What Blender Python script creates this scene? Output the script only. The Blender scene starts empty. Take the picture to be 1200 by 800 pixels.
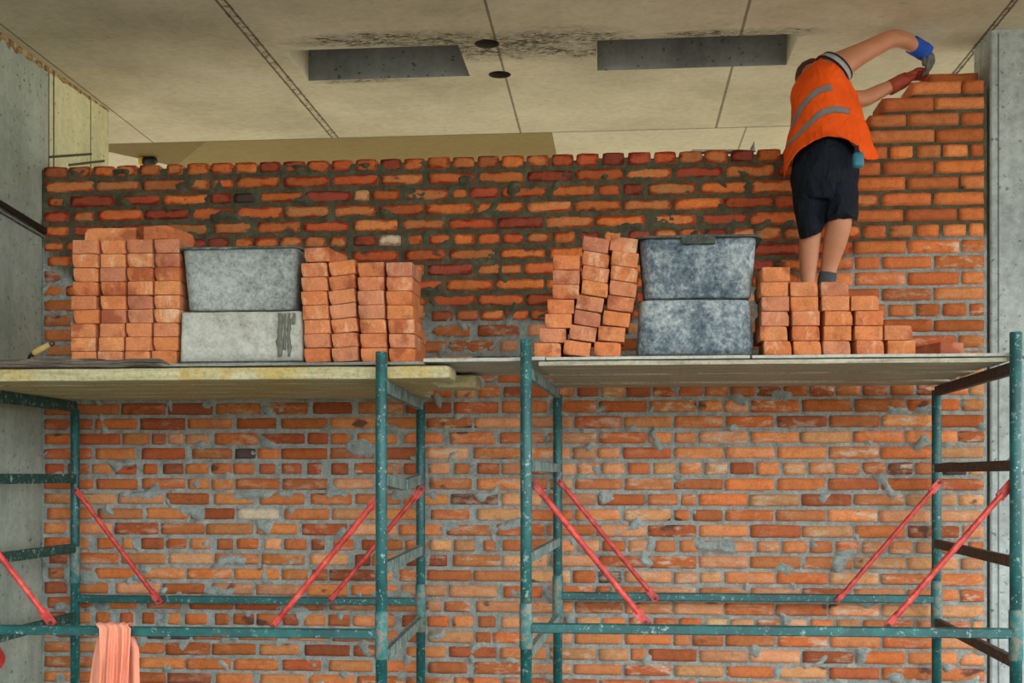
import bpy, bmesh, math, random
from mathutils import Vector, Matrix, noise
from mathutils.bvhtree import BVHTree
random.seed(7)
scene = bpy.context.scene
COL = scene.collection
V = Vector
# ------------------------------------------------------------------ camera
F = 1400.0
TH = math.atan(128 / F)
D = 6.5
HC = 1.6
FWD = V((-math.sin(TH), math.cos(TH), 0)); RGT = V((math.cos(TH), math.sin(TH), 0)); UP = V((0, 0, 1))
CAM = V((0, -D, HC))
cd = bpy.data.cameras.new('camera'); cam = bpy.data.objects.new('camera', cd); COL.objects.link(cam)
cam.location = CAM; cam.rotation_euler = (math.pi / 2, 0, TH)
cd.sensor_width = 36; cd.lens = 36 * F / 1200; cd.shift_y = 158 / 1200; cd.clip_end = 200
scene.camera = cam

def ray(u, v): return FWD + RGT * ((u - 600) / F) + UP * ((558 - v) / F)
def P(u, v, y):
    d = ray(u, v); return CAM + d * ((y + D) / d.y)
def PZ(u, v, z):
    d = ray(u, v); return CAM + d * ((z - HC) / d.z)

# ------------------------------------------------------------------ helpers
def link(name, me, mat=None, parent=None):
    o = bpy.data.objects.new(name, me); COL.objects.link(o)
    if mat is not None:
        for m in (mat if isinstance(mat, (list, tuple)) else [mat]): me.materials.append(m)
    if parent: o.parent = parent
    return o
def tag(o, label=None, cat=None, group=None, kind=None):
    if label: o['label'] = label
    if cat: o['category'] = cat
    if group: o['group'] = group
    if kind: o['kind'] = kind
    return o
def empty(name, loc, label, cat, group=None):
    o = bpy.data.objects.new(name, None); COL.objects.link(o); o.location = loc; o.empty_display_size = .1
    return tag(o, label, cat, group)
def obj(name, bm, mat, parent=None, smooth=False):
    """bmesh built in world coordinates -> one mesh object (shifted into its thing's frame)"""
    me = bpy.data.meshes.new(name)
    bmesh.ops.recalc_face_normals(bm, faces=bm.faces[:])
    if smooth:
        for f in bm.faces: f.smooth = True
    bm.to_mesh(me); bm.free()
    if parent:
        off = V((0, 0, 0)); p = parent
        while p: off += p.location; p = p.parent
        me.transform(Matrix.Translation(-off))
    return link(name, me, mat, parent)
def solo(name, bm, mat, label, cat, group=None, smooth=False):
    """one-mesh thing with its origin at its own centre"""
    vs = [v.co for v in bm.verts]
    lo = V((min(v.x for v in vs), min(v.y for v in vs), min(v.z for v in vs))); hi = V((max(v.x for v in vs), max(v.y for v in vs), max(v.z for v in vs)))
    c = V(((lo.x + hi.x) / 2, (lo.y + hi.y) / 2, lo.z))
    for v in bm.verts: v.co -= c
    o = obj(name, bm, mat, None, smooth); o.location = c
    return tag(o, label, cat, group)
def box(bm, lo, hi, M=None, bev=0, seg=1):
    r = bmesh.ops.create_cube(bm, size=1)
    vs = r['verts']
    c = (V(lo) + V(hi)) / 2; s = V(hi) - V(lo)
    for v in vs:
        v.co = V((v.co.x * s.x, v.co.y * s.y, v.co.z * s.z)) + c
        if M: v.co = M @ v.co
    if bev:
        es = {e for v in vs for e in v.link_edges}
        bmesh.ops.bevel(bm, geom=list(es), offset=bev, segments=seg, affect='EDGES', profile=.6)
def bar(bm, p0, p1, w, h, bev=.003):
    """rectangular bar from p0 to p1: w across, h upright"""
    d = (p1 - p0); L = d.length; x = d.normalized(); y = UP.cross(x).normalized() if abs(x.z) < .995 else V((0, 1, 0)); z = x.cross(y).normalized()
    M = Matrix((x, y, z)).transposed().to_4x4(); M.translation = p0
    box(bm, (0, -w / 2, -h / 2), (L, w / 2, h / 2), M, bev)
def tube(bm, pts, r, n=14, cap=True):
    if not isinstance(r, (list, tuple)): r = [r] * len(pts)
    rings = []
    ref = None
    for i, p in enumerate(pts):
        a = pts[max(i - 1, 0)]; b = pts[min(i + 1, len(pts) - 1)]
        t = (b - a).normalized()
        if ref is None: ref = t.orthogonal().normalized()
        ref = (ref - t * ref.dot(t)).normalized()
        q = t.cross(ref)
        rings.append([bm.verts.new(p + (ref * math.cos(2 * math.pi * k / n) + q * math.sin(2 * math.pi * k / n)) * r[i]) for k in range(n)])
    for a, b in zip(rings, rings[1:]):
        for k in range(n): bm.faces.new((a[k], a[(k + 1) % n], b[(k + 1) % n], b[k]))
    if cap: bm.faces.new(rings[0][::-1]); bm.faces.new(rings[-1])
def jag(bm, amp, freq, seed=0.0):
    for v in bm.verts:
        v.co += noise.noise_vector(v.co * freq + V((seed, seed * 1.7, -seed))) * amp
def hsh(*a): return (math.sin(sum((i + 1) * 12.9898 * x for i, x in enumerate(a)) + 4.1) * 43758.5453) % 1.0
def sstep(a, b, x):
    t = min(1, max(0, (x - a) / (b - a))); return t * t * (3 - 2 * t)
def catmull(pts, n):
    out = []
    m = len(pts) - 1
    for i in range(n):
        t = i / (n - 1) * m; k = min(int(t), m - 1); f = t - k
        p0 = pts[max(k - 1, 0)]; p1 = pts[k]; p2 = pts[k + 1]; p3 = pts[min(k + 2, m)]
        out.append(tuple(.5 * ((2 * b) + (-a + c) * f + (2 * a - 5 * b + 4 * c - d) * f * f + (-a + 3 * b - 3 * c + d) * f ** 3) for a, b, c, d in zip(p0, p1, p2, p3)))
    return out

# ------------------------------------------------------------------ materials
def lin(c): return tuple(((x / 255) / 12.92 if x / 255 <= .04045 else ((x / 255 + .055) / 1.055) ** 2.4) for x in c) + (1,)
class NT:
    def __init__(s, name):
        s.m = bpy.data.materials.new(name); s.m.use_nodes = True; s.t = s.m.node_tree; s.b = s.t.nodes['Principled BSDF']
        s.obj = None
    def n(s, typ, **kw):
        x = s.t.nodes.new(typ)
        for k, v in kw.items(): setattr(x, k, v)
        return x
    def put(s, sock, v):
        if hasattr(v, 'is_linked') or hasattr(v, 'links'): s.t.links.new(v, sock)
        else: sock.default_value = v
    def co(s, scale=(1, 1, 1), rnd=False):
        if s.obj is None: s.obj = s.n('ShaderNodeTexCoord').outputs['Object']
        mp = s.n('ShaderNodeMapping'); s.t.links.new(s.obj, mp.inputs['Vector']); mp.inputs['Scale'].default_value = scale
        if rnd:
            oi = s.n('ShaderNodeObjectInfo'); cx = s.n('ShaderNodeCombineXYZ')
            mu = s.math('MULTIPLY', oi.outputs['Random'], 37.0)
            for i in range(3): s.t.links.new(mu, cx.inputs[i])
            s.t.links.new(cx.outputs[0], mp.inputs['Location'])
        return mp.outputs[0]
    def noise(s, scale, detail=5, rough=.6, vec=None, stretch=(1, 1, 1), rnd=False, dist=0):
        x = s.n('ShaderNodeTexNoise'); s.put(x.inputs['Vector'], vec if vec is not None else s.co(stretch, rnd))
        x.inputs['Scale'].default_value = scale; x.inputs['Detail'].default_value = detail; x.inputs['Roughness'].default_value = rough; x.inputs['Distortion'].default_value = dist
        return x.outputs['Fac']
    def ramp(s, fac, stops, interp='LINEAR'):
        x = s.n('ShaderNodeValToRGB'); s.put(x.inputs[0], fac); e = x.color_ramp.elements; x.color_ramp.interpolation = interp
        while len(e) < len(stops): e.new(.5)
        for el, (p, c) in zip(e, stops):
            el.position = p; el.color = c if isinstance(c, tuple) else (c, c, c, 1)
        return x.outputs[0]
    def math(s, op, a, b=0.0, c=None):
        x = s.n('ShaderNodeMath', operation=op); s.put(x.inputs[0], a); s.put(x.inputs[1], b)
        if c is not None: s.put(x.inputs[2], c)
        return x.outputs[0]
    def mix(s, fac, a, b, blend='MIX'):
        x = s.n('ShaderNodeMix', data_type='RGBA', blend_type=blend); s.put(x.inputs[0], fac); s.put(x.inputs[6], a); s.put(x.inputs[7], b)
        return x.outputs[2]
    def attr(s, name): return s.n('ShaderNodeAttribute', attribute_name=name).outputs
    def xyz(s, vec=None):
        x = s.n('ShaderNodeSeparateXYZ'); s.put(x.inputs[0], vec if vec is not None else s.co()); return x.outputs
    def done(s, col, rough=.85, bump=None, bs=.3, bd=.01, spec=None, metal=None):
        s.put(s.b.inputs['Base Color'], col); s.put(s.b.inputs['Roughness'], rough)
        if spec is not None: s.put(s.b.inputs['Specular IOR Level'], spec)
        if metal is not None: s.put(s.b.inputs['Metallic'], metal)
        if bump is not None:
            x = s.n('ShaderNodeBump'); s.put(x.inputs['Height'], bump); x.inputs['Strength'].default_value = bs; x.inputs['Distance'].default_value = bd
            s.t.links.new(x.outputs[0], s.b.inputs['Normal'])
        return s.m

def m_plain(name, c, rough=.7, var=.25, sc=30, **kw):
    k = NT(name); f = k.noise(sc)
    col = k.mix(1.0, lin(c), k.ramp(f, [(.3, 1 - var), (.7, 1.0)]), 'MULTIPLY')
    return k.done(col, rough, f, .25, .004, **kw)

def m_fabric(name, c, rough, amp, st, var=.2):
    k = NT(name); f = k.noise(6, 4, .55, stretch=st, dist=1.4); g = k.noise(240, 2, .5)
    col = k.mix(1.0, lin(c), k.ramp(k.noise(9), [(.3, 1 - var), (.7, 1.0)]), 'MULTIPLY')
    return k.done(col, rough, k.math('ADD', f, k.math('MULTIPLY', g, .02)), .8, amp, spec=.2)
def m_wallbrick():
    k = NT('mortared_brick'); a = k.attr('tint')
    base = a['Color']; uv = k.attr('edge')['Vector']; e = k.xyz(uv)
    n1 = k.noise(26, 6, .65); n2 = k.noise(9, 4, .6, stretch=(1, 1, 2.5)); n3 = k.noise(120, 3, .6)
    col = k.mix(1.0, base, k.ramp(n1, [(.25, .74), (.5, 1.0), (.75, 1.16)]), 'MULTIPLY')
    # worn pale centre against a darker burnt margin
    ed = k.math('ADD', e[0], k.math('MULTIPLY', k.math('SUBTRACT', n2, .5), 2.4))
    col = k.mix(k.math('MULTIPLY', k.ramp(ed, [(.05, 1.0), (.45, 0.0)]), e[2]), col, k.mix(1.0, col, lin((190, 132, 120)), 'MULTIPLY'))
    # dusty lime streaks
    col = k.mix(k.math('MULTIPLY', k.ramp(k.noise(7, 6, .7, stretch=(1, 1, 3)), [(.5, 0.0), (.64, 1.0)]), e[1]), col, lin((206, 180, 154)))
    # burnt spots
    col = k.mix(k.ramp(k.noise(5.2, 3, .5, stretch=(1, 1, 1.8)), [(.655, 0.0), (.70, .85)]), col, lin((78, 58, 52)))
    col = k.mix(1.0, col, k.ramp(n3, [(.3, .8), (.6, 1.05)]), 'MULTIPLY')
    return k.done(col, .9, k.math('ADD', n1, k.math('MULTIPLY', n3, .5)), .35, .004, spec=.2)
def m_mortar():
    k = NT('mortar'); w = k.attr('wet')['Fac']
    n = k.noise(14, 6, .7); n2 = k.noise(90, 4, .65)
    dry = k.ramp(n, [(.3, lin((118, 121, 115))), (.5, lin((148, 152, 145))), (.72, lin((172, 175, 168)))])
    wet = k.ramp(n, [(.3, lin((66, 62, 46))), (.55, lin((90, 86, 66))), (.75, lin((114, 108, 88)))])
    col = k.mix(w, dry, wet)
    col = k.mix(1.0, col, k.ramp(n2, [(.3, .72), (.6, 1.05)]), 'MULTIPLY')
    return k.done(col, .92, k.math('ADD', n, k.math('MULTIPLY', n2, .6)), .8, .012, spec=.2)
def m_brick():
    k = NT('fired_clay_brick'); r = k.n('ShaderNodeObjectInfo').outputs['Random']
    base = k.ramp(r, [(0, lin((202, 126, 84))), (.2, lin((210, 126, 78))), (.38, lin((196, 110, 66))), (.55, lin((202, 130, 94))), (.72, lin((182, 110, 84))), (.86, lin((212, 136, 86))), (1, lin((202, 118, 70)))])
    n1 = k.noise(16, 6, .65, rnd=True); n2 = k.noise(130, 4, .6, rnd=True); n3 = k.noise(10, 5, .7, rnd=True, stretch=(1, 1, .5), dist=.6)
    col = k.mix(1.0, base, k.ramp(n1, [(.28, .72), (.5, 1.0), (.75, 1.16)]), 'MULTIPLY')
    col = k.mix(k.ramp(n3, [(.54, 0.0), (.68, .7)]), col, lin((226, 184, 146)))
    col = k.mix(k.ramp(k.noise(7, 4, .6, rnd=True, stretch=(1, .6, 1)), [(.34, .75), (.44, 0.0)]), col, lin((150, 74, 48)))
    col = k.mix(k.ramp(k.noise(24, 2, .5, rnd=True), [(.76, 0.0), (.8, .8)]), col, lin((90, 58, 46)))
    col = k.mix(1.0, col, k.ramp(n2, [(.3, .78), (.6, 1.05)]), 'MULTIPLY')
    return k.done(col, .92, k.math('ADD', n1, n2), .35, .004, spec=.15)
def m_teal():
    k = NT('chipped_teal_paint')
    n = k.noise(35, 7, .75); s = k.noise(160, 3, .6, stretch=(1, 1, .4)); p = k.noise(6, 5, .7)
    col = k.ramp(k.noise(8, 4, .6), [(.3, lin((8, 62, 62))), (.55, lin((14, 82, 80))), (.75, lin((26, 104, 100)))])
    col = k.mix(k.ramp(n, [(.57, 0.0), (.64, .75)]), col, lin((150, 172, 166)))
    col = k.mix(k.ramp(s, [(.66, 0.0), (.72, .8)]), col, lin((205, 210, 200)))
    col = k.mix(k.ramp(p, [(.62, 0.0), (.7, .8)]), col, lin((112, 84, 66)))
    return k.done(col, .45, n, .3, .002)
def m_rustbar():
    k = NT('rusted_bar'); n = k.noise(30, 6, .7)
    col = k.ramp(n, [(.3, lin((38, 32, 30))), (.5, lin((70, 52, 44))), (.62, lin((96, 70, 56))), (.75, lin((60, 76, 72)))])
    return k.done(col, .7, n, .4, .003)
def m_wornbar():
    k = NT('mortar_splashed_bar'); n = k.noise(26, 6, .75, stretch=(1, 1, .5))
    col = k.ramp(n, [(.36, lin((24, 74, 70))), (.46, lin((96, 122, 116))), (.6, lin((150, 160, 154))), (.75, lin((196, 198, 190)))])
    return k.done(col, .7, n, .5, .003)
def m_darkgreenbar():
    k = NT('speckled_dark_green_bar'); n = k.noise(40, 6, .75)
    col = k.ramp(n, [(.45, lin((10, 52, 48))), (.57, lin((26, 82, 72))), (.62, lin((150, 165, 155))), (.75, lin((190, 196, 186)))])
    return k.done(col, .6, n, .4, .003)
def m_red():
    k = NT('scuffed_red_paint'); n = k.noise(22, 6, .7)
    col = k.ramp(n, [(.35, lin((150, 36, 34))), (.55, lin((206, 66, 56))), (.66, lin((214, 92, 80))), (.72, lin((222, 180, 168)))])
    return k.done(col, .5, n, .25, .002)
def m_timber(name, cols, stretch=(.25, 3, 3), stain=None):
    k = NT(name); n = k.noise(9, 6, .65, stretch=stretch, dist=.8); p = k.noise(3.2, 5, .7); s = k.noise(60, 3, .6)
    col = k.ramp(n, [(.3, lin(cols[0])), (.5, lin(cols[1])), (.72, lin(cols[2]))])
    if stain:
        col = k.mix(k.ramp(p, [(.52, 0.0), (.64, .85)]), col, lin(stain[0]))
        col = k.mix(k.ramp(k.noise(11, 5, .7), [(.62, 0.0), (.7, .8)]), col, lin(stain[1]))
    col = k.mix(1.0, col, k.ramp(s, [(.3, .75), (.55, 1.05)]), 'MULTIPLY')
    return k.done(col, .85, k.math('ADD', n, s), .4, .004)
def m_tub(name, cols, sc=14):
    k = NT(name); n = k.noise(sc, 9, .72, rnd=True); p = k.noise(3.5, 4, .6, rnd=True); s = k.noise(70, 5, .7, rnd=True)
    f = k.math('ADD', k.math('MULTIPLY', n, .55), k.math('ADD', k.math('MULTIPLY', p, .45), k.math('MULTIPLY', k.math('SUBTRACT', s, .5), .35)))
    col = k.ramp(f, [(.34, lin(cols[0])), (.46, lin(cols[1])), (.56, lin(cols[2])), (.68, lin(cols[3]))])
    return k.done(col, .85, k.math('ADD', n, s), .5, .006, spec=.25)
def m_concrete(name, cols, streak=True, seams=()):
    k = NT(name); n = k.noise(1.6, 6, .65); s = k.noise(22, 6, .7); st = k.noise(5, 5, .65, stretch=(1, 1, .12))
    f = k.math('ADD', k.math('MULTIPLY', n, .6), k.math('MULTIPLY', st if streak else s, .4))
    col = k.ramp(f, [(.32, lin(cols[0])), (.5, lin(cols[1])), (.66, lin(cols[2]))])
    col = k.mix(k.ramp(k.noise(34, 3, .5), [(.64, 0.0), (.70, .7)]), col, lin(tuple(int(x * .55) for x in cols[0])))
    col = k.mix(1.0, col, k.ramp(s, [(.3, .85), (.6, 1.04)]), 'MULTIPLY')
    return k.done(col, .9, k.math('ADD', s, k.math('MULTIPLY', st, .6)), .35, .006, spec=.2)

M_WB, M_MO, M_BR = m_wallbrick(), m_mortar(), m_brick()
M_TEAL, M_RUST, M_WORN, M_DKG, M_RED = m_teal(), m_rustbar(), m_wornbar(), m_darkgreenbar(), m_red()
M_YT = m_timber('yellowed_formwork_timber', [(160, 146, 104), (184, 172, 132), (204, 196, 162)], stain=((186, 156, 88), (140, 104, 54)))
M_GT = m_timber('weathered_grey_board', [(132, 122, 102), (172, 162, 140), (196, 188, 166)])
M_PLY = m_timber('dusty_plywood', [(148, 146, 136), (178, 176, 166), (200, 198, 188)])
M_PLYD = m_timber('dirty_plywood', [(92, 92, 86), (128, 128, 120), (160, 160, 150)])
M_BARK = m_timber('gnarled_old_plank', [(34, 28, 24), (90, 79, 68), (150, 138, 122)], stretch=(.35, 6, 16))
M_TUBG = m_tub('cement_caked_plastic', [(84, 86, 82), (134, 137, 132), (164, 166, 160), (186, 187, 180)], 34)
M_TUBW = m_tub('dried_cement_on_plastic', [(120, 118, 108), (168, 164, 152), (188, 184, 172), (206, 204, 194)], 16)
M_TUBB = m_tub('cement_smeared_blue_black_plastic', [(56, 66, 76), (98, 109, 117), (148, 154, 155), (192, 195, 192)], 30)
M_DRIP = m_plain('wet_mortar_run', (116, 114, 100), .9, .45, 60)
M_RIM = m_tub('cement_crusted_rim', [(44, 46, 42), (66, 69, 62), (88, 90, 80), (150, 148, 136)], 26)
M_LW = m_concrete('board_marked_concrete', [(126, 132, 118), (156, 161, 146), (186, 188, 170)])
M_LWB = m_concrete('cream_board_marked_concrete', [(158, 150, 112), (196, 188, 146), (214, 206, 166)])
M_COLU = m_concrete('pale_column_concrete', [(140, 144, 140), (168, 172, 168), (190, 194, 190)], False)
M_SKIN = m_plain('skin', (198, 130, 94), .55, .18, 14)
M_VEST = m_fabric('orange_mesh_fabric', (255, 92, 18), .8, .035, (2.2, 1, 1.1))
M_REFL = m_plain('grey_reflective_tape', (176, 172, 172), .4, .2, 20)
M_BLK = m_plain('black_piping', (24, 24, 28), .8)
M_SHORT = m_fabric('dark_navy_cloth', (24, 30, 41), .8, .05, (2.2, 1.5, 1.2), .5)
M_SOCK = m_plain('dark_grey_knit', (78, 80, 84), .9, .4, 90)
M_SHOE = m_plain('dark_shoe_leather', (44, 40, 38), .6)
M_HAIR = m_plain('reddish_brown_hair', (96, 46, 34), .8, .5, 60)
M_BLUE = m_plain('blue_knit_cuff', (28, 82, 186), .85, .3, 80)
M_GLV = m_plain('grey_rubber_palm', (104, 102, 98), .6, .5, 40)
M_GLR = m_plain('red_brown_glove', (176, 72, 46), .8, .35, 50)
M_TAPE = m_plain('teal_plastic', (44, 120, 140), .4, .2, 30)
M_CLOTH = m_plain('peach_cotton', (238, 152, 122), .9, .14, 8)
M_BLACK = m_plain('black_steel', (24, 24, 24), .5)
M_WOODH = m_plain('varnished_wood_grip', (216, 178, 104), .5, .25, 40)
M_STEEL = m_plain('dull_steel', (120, 120, 118), .4, .3, 40, metal=.7)
M_YEL = m_plain('yellow_plastic', (236, 176, 24), .5)
M_ROPE = m_plain('red_rope', (190, 50, 40), .9, .5, 120)
M_FLOOR = m_concrete('dusty_floor', [(106, 101, 86), (128, 122, 105), (144, 138, 120)], False)
M_GROUND = m_concrete('sandy_ground', [(120, 116, 102), (140, 135, 120), (154, 149, 132)], False)

# ------------------------------------------------------------------ setting
ZC = P(50, 73, 0).z                       # soffit height
XL = P(49, 400, 0).x; XR = P(1157, 400, 0).x
def structure(name, bm, mat, smooth=False): return tag(obj(name, bm, mat, None, smooth), kind='structure')
bm = bmesh.new(); box(bm, (-9, -10, -.3), (9, 9, 0)); structure('floor', bm, M_FLOOR)
bm = bmesh.new(); box(bm, (-70, -80, -.6), (70, 60, -.32)); structure('ground', bm, M_GROUND)
# side wall with shallow form seams
YE = None
d0 = ray(128, 127); YE = CAM.y + d0.y * ((XL - CAM.x) / d0.x)      # where the side wall ends behind the brickwork
d1 = ray(57, 130); YP = CAM.y + d1.y * ((XL - CAM.x) / d1.x)
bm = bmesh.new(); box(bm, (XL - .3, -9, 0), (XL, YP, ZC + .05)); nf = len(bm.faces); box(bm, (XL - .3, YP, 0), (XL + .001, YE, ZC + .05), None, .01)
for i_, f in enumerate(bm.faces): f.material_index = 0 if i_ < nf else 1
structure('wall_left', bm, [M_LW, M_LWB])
def on_left(u, v):
    d = ray(u, v); t = (XL - CAM.x) / d.x; return CAM + d * t
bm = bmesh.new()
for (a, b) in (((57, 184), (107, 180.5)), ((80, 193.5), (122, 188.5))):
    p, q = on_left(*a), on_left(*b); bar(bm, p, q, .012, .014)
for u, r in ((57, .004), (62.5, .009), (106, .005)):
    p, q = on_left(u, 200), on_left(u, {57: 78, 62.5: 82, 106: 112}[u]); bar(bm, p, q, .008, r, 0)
structure('trim_1', bm, m_plain('dark_form_seam', (70, 64, 46), .9))  # thin dark strips marking the form seams
# rust-stained gap where the wall meets the soffit
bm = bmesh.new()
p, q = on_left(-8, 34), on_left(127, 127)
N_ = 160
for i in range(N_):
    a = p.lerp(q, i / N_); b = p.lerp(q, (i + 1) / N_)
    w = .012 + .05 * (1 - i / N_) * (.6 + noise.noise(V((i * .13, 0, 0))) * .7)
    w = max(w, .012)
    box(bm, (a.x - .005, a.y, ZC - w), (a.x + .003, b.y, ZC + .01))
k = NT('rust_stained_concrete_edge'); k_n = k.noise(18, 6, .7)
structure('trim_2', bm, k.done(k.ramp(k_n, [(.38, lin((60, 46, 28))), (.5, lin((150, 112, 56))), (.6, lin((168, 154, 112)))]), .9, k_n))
# column at the other end
CY1 = None
XC = P(1160, 60, 0).x
dC = ray(1141, 62); CY1 = CAM.y + dC.y * ((XC - CAM.x) / dC.x)
bm = bmesh.new(); box(bm, (XC, -.012, 0), (XC + 1.1, CY1, ZC + .02), None, .008)
structure('wall_right', bm, M_COLU)
bm = bmesh.new(); xs = P(1170, 60, -.01).x; bar(bm, V((xs, -.013, .0)), V((xs + .0001, -.013, ZC - .02)), .006, .004, 0)
structure('trim_3', bm, m_plain('corner_form_seam', (104, 106, 100), .9))

# ceiling slab with two slots and two round holes
bm = bmesh.new(); box(bm, (-9, -6.4, ZC), (9, 5.2, ZC + .42)); cme = bpy.data.meshes.new('ceiling'); bm.to_mesh(cme); bm.free()
ceil = tag(link('ceiling', cme), kind='structure')
def slot(c4, depth):
    ps = [PZ(u, v, ZC) for u, v in c4]
    x0 = (ps[0].x + ps[3].x) / 2; x1 = (ps[1].x + ps[2].x) / 2; y0 = (ps[0].y + ps[1].y) / 2; y1 = (ps[2].y + ps[3].y) / 2
    b = bmesh.new(); box(b, (x0, y0, ZC - .1), (x1, y1, ZC + depth)); return b
cuts = [slot(((335, 58), (541, 54), (548, 91), (358, 93)), .26), slot(((698, 48), (936, 39), (922, 76), (700, 83)), .26)]
for (u, v, r) in ((570.5, 51.5, .068), (585.5, 87.5, .066)):
    c = PZ(u, v, ZC); b = bmesh.new(); bmesh.ops.create_cone(b, cap_ends=True, segments=28, radius1=r, radius2=r, depth=.5, matrix=Matrix.Translation((c.x, c.y, ZC + .05))); cuts.append(b)
tmp = []
for b in cuts:
    me = bpy.data.meshes.new('cut'); b.to_mesh(me); b.free(); o = link('cut', me); tmp.append(o)
    md = ceil.modifiers.new('b', 'BOOLEAN'); md.operation = 'DIFFERENCE'; md.object = o; md.solver = 'EXACT'
def bake(o):
    dg = bpy.context.evaluated_depsgraph_get(); me = bpy.data.meshes.new_from_object(o.evaluated_get(dg)); o.modifiers.clear(); old = o.data; o.data = me; me.name = o.name; return me
bake(ceil)
for o in tmp: bpy.data.objects.remove(o, do_unlink=True)
def m_ceiling():
    k = NT('board_formed_soffit'); X, Y, Z = k.xyz()[:]
    wob = k.math('MULTIPLY', k.math('SUBTRACT', k.noise(9, 5, .7), .5), .05)
    n = k.noise(1.3, 7, .65); s = k.noise(20, 6, .7)
    col = k.ramp(n, [(.32, lin((182, 172, 148))), (.5, lin((204, 194, 170))), (.68, lin((216, 207, 184)))])
    # olive strip behind the cross joint
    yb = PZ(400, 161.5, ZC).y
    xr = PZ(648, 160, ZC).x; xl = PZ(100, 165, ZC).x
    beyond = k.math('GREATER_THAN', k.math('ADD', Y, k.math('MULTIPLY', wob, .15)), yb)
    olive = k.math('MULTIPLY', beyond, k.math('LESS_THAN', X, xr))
    p1 = PZ(128, 178, ZC); p2 = PZ(205, 195, ZC)      # slanted edge where the olive gives way to a pale corner
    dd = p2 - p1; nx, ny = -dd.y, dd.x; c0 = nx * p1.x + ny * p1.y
    pale_corner = k.math('GREATER_THAN', k.math('ADD', k.math('MULTIPLY', X, nx), k.math('MULTIPLY', Y, ny)), c0)
    olive = k.math('MULTIPLY', olive, k.math('SUBTRACT', 1.0, pale_corner))
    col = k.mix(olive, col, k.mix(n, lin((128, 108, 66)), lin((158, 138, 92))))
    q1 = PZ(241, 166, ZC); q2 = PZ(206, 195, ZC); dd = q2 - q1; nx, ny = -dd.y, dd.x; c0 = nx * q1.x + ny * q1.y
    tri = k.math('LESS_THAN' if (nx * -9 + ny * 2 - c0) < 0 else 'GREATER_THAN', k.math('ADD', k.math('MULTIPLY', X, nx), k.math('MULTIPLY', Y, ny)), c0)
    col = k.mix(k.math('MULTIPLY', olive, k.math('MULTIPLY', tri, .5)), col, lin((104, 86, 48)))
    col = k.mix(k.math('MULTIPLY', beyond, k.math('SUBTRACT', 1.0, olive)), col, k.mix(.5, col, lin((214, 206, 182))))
    # joints
    def joint(u0, v0, u1, v1, w, c, dbl=0, lim=None):
        nonlocal col
        a = PZ(u0, v0, ZC); b = PZ(u1, v1, ZC); sl = (b.x - a.x) / (b.y - a.y)
        dx = k.math('SUBTRACT', X, k.math('ADD', k.math('MULTIPLY', k.math('SUBTRACT', Y, a.y), sl), a.x))
        ww = k.math('ADD', w, k.math('MULTIPLY', wob, w * 14))
        m = k.math('LESS_THAN', k.math('ABSOLUTE', dx), ww)
        if dbl: m = k.math('MAXIMUM', m, k.math('LESS_THAN', k.math('ABSOLUTE', k.math('SUBTRACT', dx, dbl)), ww))
        if lim == 'far': m = k.math('MULTIPLY', m, beyond)
        elif lim == 'near': m = k.math('MULTIPLY', m, k.math('SUBTRACT', 1.0, beyond))
        col = k.mix(k.math('MULTIPLY', m, .8), col, lin(c))
        if dbl:
            band = k.math('LESS_THAN', k.math('ABSOLUTE', k.math('SUBTRACT', dx, dbl / 2)), abs(dbl) / 2 + .01)
            band = k.math('MULTIPLY', band, k.ramp(k.noise(30, 4, .7), [(.5, 0.0), (.6, .7)]))
            if lim == 'near': band = k.math('MULTIPLY', band, k.math('SUBTRACT', 1.0, beyond))
            col = k.mix(band, col, lin((70, 60, 44)))
    joint(253, 0, 388, 160, .007, (84, 72, 52), .042, 'near')
    joint(568, 0, 610, 155, .007, (104, 94, 74), 0, 'near')
    joint(879, 0, 839, 150, .008, (110, 100, 80), 0, 'near')
    joint(874, 151, 864, 178, .006, (120, 112, 92), 0, 'far')
    joint(1187, 0, 1120, 82, .007, (84, 74, 56), .022)
    joint(128, 127, 177, 165, .006, (116, 104, 80), 0, 'near')
    cj = k.math('LESS_THAN', k.math('ABSOLUTE', k.math('SUBTRACT', k.math('ADD', Y, k.math('MULTIPLY', wob, .2)), yb)), .012)
    col = k.mix(k.math('MULTIPLY', cj, .55), col, lin((96, 84, 60)))
    # mould smudges around the slots and holes
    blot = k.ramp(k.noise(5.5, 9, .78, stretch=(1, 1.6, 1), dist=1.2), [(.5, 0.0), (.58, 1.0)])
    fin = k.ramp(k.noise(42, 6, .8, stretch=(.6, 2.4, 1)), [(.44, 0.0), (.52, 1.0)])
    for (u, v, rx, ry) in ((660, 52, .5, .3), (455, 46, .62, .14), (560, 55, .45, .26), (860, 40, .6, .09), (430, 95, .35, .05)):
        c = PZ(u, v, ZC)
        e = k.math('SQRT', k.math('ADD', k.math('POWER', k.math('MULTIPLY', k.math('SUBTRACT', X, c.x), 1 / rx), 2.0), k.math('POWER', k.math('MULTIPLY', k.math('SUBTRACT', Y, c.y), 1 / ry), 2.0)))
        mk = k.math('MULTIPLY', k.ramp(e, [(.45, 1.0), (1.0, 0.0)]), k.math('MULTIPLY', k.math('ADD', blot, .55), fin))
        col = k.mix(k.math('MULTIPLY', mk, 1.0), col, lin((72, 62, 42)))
    # trowel scars
    col = k.mix(k.ramp(k.noise(7, 7, .75, stretch=(1.4, 5, 1), dist=.5), [(.61, 0.0), (.68, .5)]), col, lin((112, 100, 78)))
    col = k.mix(1.0, col, k.ramp(s, [(.3, .88), (.6, 1.03)]), 'MULTIPLY')
    return k.done(col, .9, k.math('ADD', s, n), .3, .008, spec=.2)
ceil.data.materials.clear(); ceil.data.materials.append(m_ceiling())
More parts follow.
